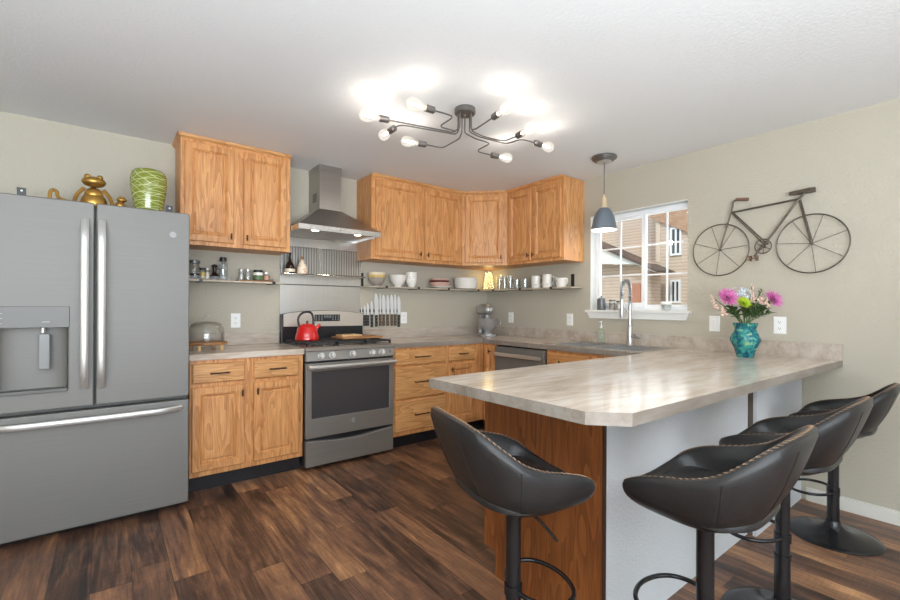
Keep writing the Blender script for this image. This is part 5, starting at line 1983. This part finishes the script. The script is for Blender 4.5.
wheel(-2.536, 1.655, 0.186, PI - 0.09)
wheel(-3.067, 1.643, 0.186, PI - 0.35)
bm = B()
HD, SJ, BBk = (-2.611, 1.915), (-3.000, 1.938), (-2.807, 1.652)
tube(bm, [W_(*HD), W_(*SJ)], 0.0068, 8)
tube(bm, [W_(*SJ), W_(*BBk)], 0.0068, 8)
tube(bm, [W_(HD[0], HD[1], -0.006), W_(BBk[0] - 0.01, BBk[1] + 0.01, -0.006)], 0.0042, 8)
tube(bm, [W_(HD[0] - 0.012, HD[1] - 0.004, 0.004), W_(BBk[0] - 0.024, BBk[1] + 0.012, 0.004)], 0.0042, 8)
tube(bm, [W_(-3.002, 1.93), W_(-3.062, 1.648)], 0.0045, 8)
tube(bm, [W_(-3.012, 1.93, -0.008), W_(-3.074, 1.648, -0.008)], 0.0045, 8)
obj('frame_tubes', bm, 'bike_metal', t, smooth=True)
bm = B()
tube(bm, [W_(-2.619, 1.965, -0.004), W_(-2.611, 1.915, -0.004), W_(-2.536, 1.655, -0.004)], 0.0055, 8)
obj('fork', bm, 'bike_metal', t, smooth=True)
bm = B()
tube(bm, smooth_path([W_(-2.617, 1.950), W_(-2.622, 1.995), W_(-2.650, 2.000), W_(-2.715, 1.988)], 2), 0.006, 8)
hbar = obj('handlebar', bm, 'bike_metal', t, smooth=True)
bm = B()
cyl(bm, W_(-2.640, 2.003, -0.004), W_(-2.718, 1.990, -0.004), 0.011, n=10)
obj('grip', bm, 'rust', hbar, smooth=True)
bm = B()
tube(bm, [W_(-2.998, 1.93), W_(-3.035, 1.975)], 0.007, 8)
sp_ = obj('seat_post', bm, 'bike_metal', t, smooth=True)
bm = B()
rows = []
for k, (y, wd, hg_) in enumerate(((-2.950, 0.010, 0.010), (-2.975, 0.016, 0.014), (-3.020, 0.020, 0.015), (-3.060, 0.030, 0.017), (-3.085, 0.026, 0.014))):
    z = 1.983 + (y + 3.02) * -0.02
    rows.append([bm.verts.new(v) for v in (W_(y, z - hg_, -wd), W_(y, z - hg_, 0.018), W_(y, z + hg_ * 0.7, 0.014), W_(y, z + hg_, 0), W_(y, z + hg_ * 0.7, -wd * 0.9))])
for a, b in zip(rows, rows[1:]):
    bridge(bm, a, b)
bm.faces.new(rows[0][::-1]); bm.faces.new(rows[-1])
obj('saddle', bm, plain('dark_saddle', srgb(84, 74, 64), 0.4, metal=0.4, var=0.3, scale=30), t, smooth=True)
bm = B()
tube(bm, [W_(BBk[0] + 0.048 * math.cos(2 * PI * k / 40), BBk[1] + 0.048 * math.sin(2 * PI * k / 40), -0.008) for k in range(40)], 0.0038, 8, closed=True)
for k in range(6):
    a = k * PI / 3 + 0.5
    cyl(bm, W_(BBk[0], BBk[1], -0.008), W_(BBk[0] + 0.048 * math.cos(a), BBk[1] + 0.048 * math.sin(a), -0.008), 0.0028, n=6)
cyl(bm, W_(BBk[0], BBk[1], -0.016), W_(BBk[0], BBk[1], 0.016), 0.010, n=12)
cw = obj('chainring', bm, 'bike_metal', t, smooth=True)
bm = B()
tube(bm, [W_(BBk[0], BBk[1], -0.016), W_(-2.758, 1.588, -0.018)], 0.006, 8)
obj('crank', bm, 'bike_metal', cw, smooth=True)
bm = B()
for s in (-1, 1):
    box(bm, BXW - 0.050, BXW - 0.008, -2.758 + s * 0.020 - 0.004, -2.758 + s * 0.020 + 0.004, 1.556, 1.592)
box(bm, BXW - 0.046, BXW - 0.012, -2.774, -2.742, 1.571, 1.577)
obj('pedal', bm, 'rust', cw, bevel=0.002)
bm = B()
for y, z in ((-2.735, 1.950), (-2.960, 1.972)):
    cyl(bm, (-0.001, y, z), (BXW + 0.010, y, z), 0.004, n=8)
    cyl(bm, (BXW + 0.012, y, z), (BXW + 0.008, y, z), 0.006, n=8)
for cy, cz in ((-2.536, 1.655), (-3.067, 1.643)):
    cyl(bm, (-0.001, cy, cz), (BXW + 0.012, cy, cz), 0.004, n=8)
obj('wall_pin', bm, 'satin', t, smooth=True)

# ------------------------------------------------------------------ pendant lamp over the sink
PXX, PYY = -0.435, -1.845
t = thing('pendant_lamp', 'slate-blue dome pendant lamp hanging over the sink', 'pendant lamp', (PXX, PYY, 1.84))
obj('canopy', lathe(B(), [(0, H - 0.001), (0.094, H - 0.001), (0.098, H - 0.010), (0.094, H - 0.018), (0.080, H - 0.020), (0.074, H - 0.034), (0.066, H - 0.038), (0, H - 0.039)], (PXX, PYY, 0), 36), 'gunmetal', t, smooth=True)
obj('canopy_plate', lathe(B(), [(0, H - 0.0395), (0.058, H - 0.0395), (0.055, H - 0.044), (0, H - 0.046)], (PXX, PYY, 0), 28), 'nickel', t, smooth=True)
bm = B()
cyl(bm, (PXX, PYY, H - 0.045), (PXX, PYY, 2.125), 0.0035, n=8)
obj('cord', bm, 'gunmetal', t, smooth=True)
obj('socket_cap', lathe(B(), [(0, 2.135), (0.007, 2.130), (0.010, 2.110), (0.020, 2.105), (0.022, 2.040), (0.026, 2.032), (0.026, 2.022), (0, 2.021)], (PXX, PYY, 0), 20), 'brass', t, smooth=True)
bm = B()
lathe(bm, [(0.022, 2.026), (0.040, 2.020), (0.062, 1.990), (0.080, 1.945), (0.092, 1.890), (0.100, 1.862), (0.104, 1.848), (0.101, 1.848), (0.097, 1.862), (0.089, 1.890), (0.077, 1.944), (0.060, 1.987), (0.040, 2.014), (0.022, 2.020)], (PXX, PYY, 0), 40)
obj('lamp_shade', bm, 'pendant', t, smooth=True)
bm = B()
lathe(bm, [(0.0395, 2.0125), (0.059, 1.986), (0.0755, 1.944), (0.0875, 1.890), (0.0955, 1.862), (0.0995, 1.849), (0.0965, 1.850), (0.0865, 1.890), (0.0745, 1.943), (0.058, 1.985), (0.0385, 2.011)], (PXX, PYY, 0), 40)
obj('shade_lining', bm, 'white_ceramic', t, smooth=True)
bm = B()
sphere(bm, (PXX, PYY, 1.905), 0.030)
cyl(bm, (PXX, PYY, 1.93), (PXX, PYY, 2.018), 0.014, n=12)
obj('light_bulb', bm, 'pend_glow', t, smooth=True)
l = bpy.data.lights.new('pendant_light', 'POINT')
l.energy = 4
l.color = (1, 0.86, 0.68)
l.shadow_soft_size = 0.03
lo_ = bpy.data.objects.new('pendant_light', l)
COL.objects.link(lo_)
lo_.parent = t
lo_.location = (0, 0, 0.018)

# ------------------------------------------------------------------ ceiling lamp
LX, LY = -1.852, -1.815
ZA = 2.300
t = thing('ceiling_lamp', 'gunmetal ceiling lamp with eight bent arms and bare glowing bulbs', 'ceiling lamp', (LX, LY, H))
obj('canopy', lathe(B(), [(0, H - 0.001), (0.062, H - 0.001), (0.064, H - 0.004), (0.064, H - 0.030), (0.060, H - 0.034), (0, H - 0.035)], (LX, LY, 0), 36), 'gunmetal', t, smooth=True)
bm = B()
cyl(bm, (LX, LY, H - 0.035), (LX, LY, H - 0.050), 0.007, n=10)
obj('finial', bm, 'gunmetal', t, smooth=True)
arms = [
    ([(-1.893, -1.790), (-1.893, -1.747), (-2.290, -1.660)], (-2.456, -1.625)),
    ([(-1.895, -1.815), (-1.893, -1.773), (-1.990, -1.765), (-2.012, -1.785), (-2.022, -1.905), (-2.042, -1.930), (-2.158, -1.922)], (-2.330, -1.915)),
    ([(-1.875, -1.780), (-1.861, -1.732), (-2.175, -1.655), (-2.208, -1.632), (-2.207, -1.583)], (-2.203, -1.408)),
    ([(-1.845, -1.775), (-1.798, -1.694), (-1.783, -1.510), (-1.800, -1.490), (-1.906, -1.478)], (-2.062, -1.440)),
    ([(-1.830, -1.850), (-1.815, -1.870), (-1.846, -2.058)], (-1.876, -2.240)),
    ([(-1.812, -1.835), (-1.714, -1.816), (-1.585, -1.828), (-1.545, -1.850), (-1.541, -1.953)], (-1.575, -2.130)),
    ([(-1.812, -1.815), (-1.714, -1.795), (-1.515, -1.815), (-1.492, -1.845), (-1.488, -1.915), (-1.462, -1.936), (-1.371, -1.945)], (-1.195, -1.950)),
    ([(-1.828, -1.785), (-1.718, -1.757), (-1.613, -1.758), (-1.586, -1.745), (-1.571, -1.615), (-1.545, -1.590), (-1.431, -1.596)], (-1.275, -1.632)),
]
for k, (pl, tipb) in enumerate(arms):
    a = 2 * PI * k / 8 + 0.3
    start = Vector((LX + (pl[0][0] - LX) * 0.9, LY + (pl[0][1] - LY) * 0.9, H - 0.034))
    pts = [start, Vector((start.x, start.y, ZA + 0.02)), Vector((pl[0][0], pl[0][1], ZA))] + [Vector((x, y, ZA)) for x, y in pl[1:]]
    fine = []
    for i_, p_ in enumerate(pts):          # keep straights, round the bends
        if 0 < i_ < len(pts) - 1:
            a_ = (pts[i_ - 1] - p_)
            b_ = (pts[i_ + 1] - p_)
            ra = min(0.022, a_.length * 0.45)
            rb = min(0.022, b_.length * 0.45)
            q0, q1 = p_ + a_.normalized() * ra, p_ + b_.normalized() * rb
            for s in (0, 0.25, 0.5, 0.75, 1):
                fine.append(q0 * (1 - s) ** 2 + p_ * 2 * s * (1 - s) + q1 * s * s)
        else:
            fine.append(p_)
    bm = tube(B(), fine, 0.0042, 8)
    arm = obj('arm', bm, 'gunmetal', t, smooth=True)
    e = Vector((pl[-1][0], pl[-1][1], ZA))
    d_ = (Vector((tipb[0], tipb[1], ZA)) - e)
    d_.normalize()
    bm = B()
    cyl(bm, e - d_ * 0.004, e + d_ * 0.004, 0.010, 0.019, 18)
    cyl(bm, e + d_ * 0.0042, e + d_ * 0.058, 0.0195, n=18)
    obj('lamp_socket', bm, 'gunmetal', arm, smooth=True)
    # bulb
    bm = B()
    rr = []
    for s, r in ((0.0585, 0.0125), (0.068, 0.014), (0.085, 0.021), (0.108, 0.030), (0.130, 0.0335), (0.150, 0.031), (0.166, 0.020), (0.172, 0.007)):
        rr.append(ring(bm, e + d_ * s, d_, r, 18))
    for a_, b_ in zip(rr, rr[1:]):
        bridge(bm, a_, b_)
    bm.faces.new(rr[-1]); bm.faces.new(rr[0][::-1])
    bulb = obj('light_bulb', bm, 'bulb', arm, smooth=True)
    bm = B()
    rr = []
    for s, r in ((0.075, 0.002), (0.085, 0.006), (0.110, 0.008), (0.135, 0.006), (0.145, 0.002)):
        rr.append(ring(bm, e + d_ * s, d_, r, 10))
    for a_, b_ in zip(rr, rr[1:]):
        bridge(bm, a_, b_)
    bm.faces.new(rr[-1]); bm.faces.new(rr[0][::-1])
    obj('filament', bm, 'bulb_glow', bulb, smooth=True)


# ------------------------------------------------------------------ bar stools
def catmull(keys, n):
    """closed symmetric loop through keys given for the right half (front centre .. back centre)"""
    full = keys + [(-x, y, z) for x, y, z in reversed(keys[1:-1])]
    P = [Vector(k) for k in full]
    N = len(P)
    out = []
    for k in range(n):
        s = k / n * N
        i = int(s)
        f = s - i
        p0, p1, p2, p3 = P[(i - 1) % N], P[i % N], P[(i + 1) % N], P[(i + 2) % N]
        out.append(0.5 * ((2 * p1) + (p2 - p0) * f + (2 * p0 - 5 * p1 + 4 * p2 - p3) * f * f + (3 * p1 - p0 - 3 * p2 + p3) * f ** 3))
    return out


SEAT_DZ = 0.0


def make_stool(dz=0.0, ring_z=0.40):
    t = thing('bar_stool', '', 'bar stool')
    keys = [(0, 0.172, 0.684), (0.100, 0.172, 0.687), (0.168, 0.168, 0.694), (0.210, 0.150, 0.714), (0.230, 0.100, 0.738), (0.240, 0.030, 0.756), (0.247, -0.045, 0.772),
            (0.246, -0.112, 0.797), (0.225, -0.165, 0.832), (0.186, -0.212, 0.869), (0.132, -0.244, 0.892), (0.070, -0.257, 0.899), (0, -0.261, 0.901)]
    keys = [(x, y, z + dz) for x, y, z in keys]
    N = 96
    rim = catmull(keys, N)
    Zs = 0.676 + dz
    rows = {}
    bm = B()
    # outer shell: bottom centre -> bottom ring -> sides -> rim -> inner wall -> seat line
    def sect(p):
        th = math.atan2(p.x, p.y)
        back = max(0.0, -math.cos(th))
        front = max(0.0, math.cos(th))
        rad = Vector((p.x, p.y, 0))
        dirn = rad.normalized()
        base = Vector((dirn.x * 0.075, dirn.y * 0.075 - 0.01, 0.606 + dz))
        # control point of the outer curve
        low = Vector((p.x * (0.96 - 0.10 * back), p.y * (0.96 - 0.34 * back), 0.632 + 0.012 * front + dz))
        pts = []
        top = p - dirn * 0.002
        for s in (0, 0.1, 0.2, 0.3, 0.4, 0.5, 0.6, 0.7, 0.8, 0.9, 0.97):
            pts.append(base * (1 - s) ** 2 + low * 2 * s * (1 - s) + top * s * s + dirn * 0.010 * math.sin(PI * s))
        h = max(0.0, p.z - 0.69 - dz)
        th_ = 0.034 if h > 0.01 else 0.03
        rw = 0.75 + 0.35 * min(1.0, h / 0.08)
        pts.append(p + Vector((0, 0, 0.008)) - dirn * 0.008 * rw)
        pts.append(p + Vector((0, 0, 0.011)) - dirn * 0.022 * rw)
        pts.append(p + Vector((0, 0, 0.003)) - dirn * 0.036 * rw)
        inner_low = Vector((p.x * 0.80, p.y * (0.80 - 0.16 * back), Zs + 0.004))
        q = p - dirn * 0.040 * rw - Vector((0, 0, 0.02 if h > 0.03 else 0.004))
        for s in (0.25, 0.5, 0.75, 1.0):
            c = q.lerp(inner_low, s)
            c.z = q.z + (inner_low.z - q.z) * (s ** 0.8 if s < 1 else 1)
            c -= dirn * 0.0
            pts.append(c)
        pts.append(Vector((inner_low.x * 0.96, inner_low.y * 0.96, inner_low.z - 0.016)))
        return pts
    secs = [sect(p) for p in rim]
    K = len(secs[0])
    KR = 11
    V = [[bm.verts.new(c) for c in s] for s in secs]
    for i in range(N):
        for k in range(K - 1):
            bm.faces.new((V[i][k], V[(i + 1) % N][k], V[(i + 1) % N][k + 1], V[i][k + 1]))
    bm.faces.new([V[i][0] for i in range(N)][::-1])
    bm.faces.new([V[i][K - 1] for i in range(N)])
    obj('bucket_shell', bm, 'leather', t, smooth=True, local=True, auto=70)
    # seat cushion
    bm = B()
    rws = []
    for f_, z in ((1.0, -0.018), (1.0, -0.004), (0.96, 0.008), (0.85, 0.018), (0.6, 0.022), (0.3, 0.020)):
        rws.append([bm.verts.new((s[K - 2].x * f_, s[K - 2].y * f_, Zs + z)) for s in secs])
    for a, b in zip(rws, rws[1:]):
        bridge(bm, a, b)
    bm.faces.new(rws[-1]); bm.faces.new(rws[0][::-1])
    obj('seat_cushion', bm, 'leather', t, smooth=True, local=True, auto=70)
    # stitching along the inside of the rim: paired short tan stitches
    bm = B()
    for i in range(N):
        a, b = secs[i], secs[(i + 1) % N]
        if rim[i].z < 0.700 + dz:
            continue
        seg = (b[KR + 1] - a[KR + 1]).length
        n_ = max(1, int(seg / 0.011))
        for q in range(n_):
            s0, s1 = q / n_, (q + 0.55) / n_
            for kk, kk2 in ((KR, KR + 1), (KR + 1, KR + 2)):
                p0 = a[kk].lerp(a[kk2], 0.55 if kk == KR else 0.35).lerp(b[kk].lerp(b[kk2], 0.55 if kk == KR else 0.35), s0) + Vector((0, 0, 0.0009))
                p1 = a[kk].lerp(a[kk2], 0.95 if kk == KR else 0.0).lerp(b[kk].lerp(b[kk2], 0.95 if kk == KR else 0.0), s1) + Vector((0, 0, 0.0009))
                if (p1 - p0).length < 1e-4:
                    continue
                cyl(bm, p0, p1, 0.0007, n=4)
    obj('stitching', bm, 'thread', t, local=True)
    # raised seams down the outside
    bm = B()
    for idx in (29, 67, 42, 54):
        tube(bm, [c for c in secs[idx][2:11]], 0.0016, 5)
    obj('seam', bm, 'leather', t, smooth=True, local=True)
    # mounting plate, post, foot ring, base, lever
    bm = B()
    cyl(bm, (0, 0, 0.590 + dz), (0, 0, 0.6055 + dz), 0.034, 0.044, 24)
    obj('seat_plate', bm, 'black_metal', t, smooth=True, local=True)
    bm = B()
    cyl(bm, (0, 0, 0.25), (0, 0, 0.5915 + dz), 0.0245, n=24)
    cyl(bm, (0, 0, 0.06), (0, 0, 0.249), 0.0270, n=24)
    cyl(bm, (0, 0, 0.244), (0, 0, 0.262), 0.0290, n=24)
    obj('post', bm, 'black_metal', t, smooth=True, local=True)
    obj('base', lathe(B(), [(0, 0.0005), (0.203, 0.0005), (0.205, 0.004), (0.200, 0.009), (0.165, 0.016), (0.120, 0.023), (0.080, 0.033), (0.052, 0.048), (0.036, 0.066), (0.030, 0.085), (0, 0.086)], n=48), 'black_metal', t, smooth=True, local=True)
    bm = B()
    cpts = [(0.028, 0.0, ring_z), (0.075, 0.015, ring_z), (0.135, 0.070, ring_z), (0.115, 0.165, ring_z - 0.003), (0, 0.205, ring_z - 0.004), (-0.115, 0.165, ring_z - 0.003), (-0.135, 0.070, ring_z), (-0.075, 0.015, ring_z), (-0.028, 0.0, ring_z)]
    tube(bm, smooth_path(cpts, 3), 0.0075, 10)
    cyl(bm, (0, 0, ring_z - 0.016), (0, 0, ring_z + 0.016), 0.0290, n=24)
    obj('footrest', bm, 'black_metal', t, smooth=True, local=True)
    bm = B()
    tube(bm, smooth_path([(0.03, 0.01, 0.596 + dz), (0.09, 0.03, 0.585 + dz), (0.140, 0.05, 0.550 + dz), (0.155, 0.055, 0.540 + dz)]), 0.0045, 8)
    obj('height_lever', bm, 'black_metal', t, smooth=True, local=True)
    return t


spots = [(-2.138, -3.304, 0.04, 0.0, 0.315, 'black leather bucket bar stool closest to the peninsula corner, facing the white panel'),
         (-1.455, -3.310, 0.02, 0.0, 0.33, 'black leather bucket bar stool in the middle of the row along the white panel'),
         (-0.445, -3.262, 0.05, -0.06, 0.235, 'black leather bucket bar stool nearest the window wall with beige baseboard'),
         (-2.525, -2.885, -PI / 2 - 0.25, 0.0, 0.325, 'black leather bucket bar stool at the oak end panel, back turned to the range')]
for k, (x, y, rz, dz, rg, lb) in enumerate(spots):
    o = make_stool(dz, rg)
    o.location = (x, y, 0)
    o.rotation_euler = (0, 0, rz)
    o['label'] = lb
    o['group'] = 'bar stools around the peninsula'
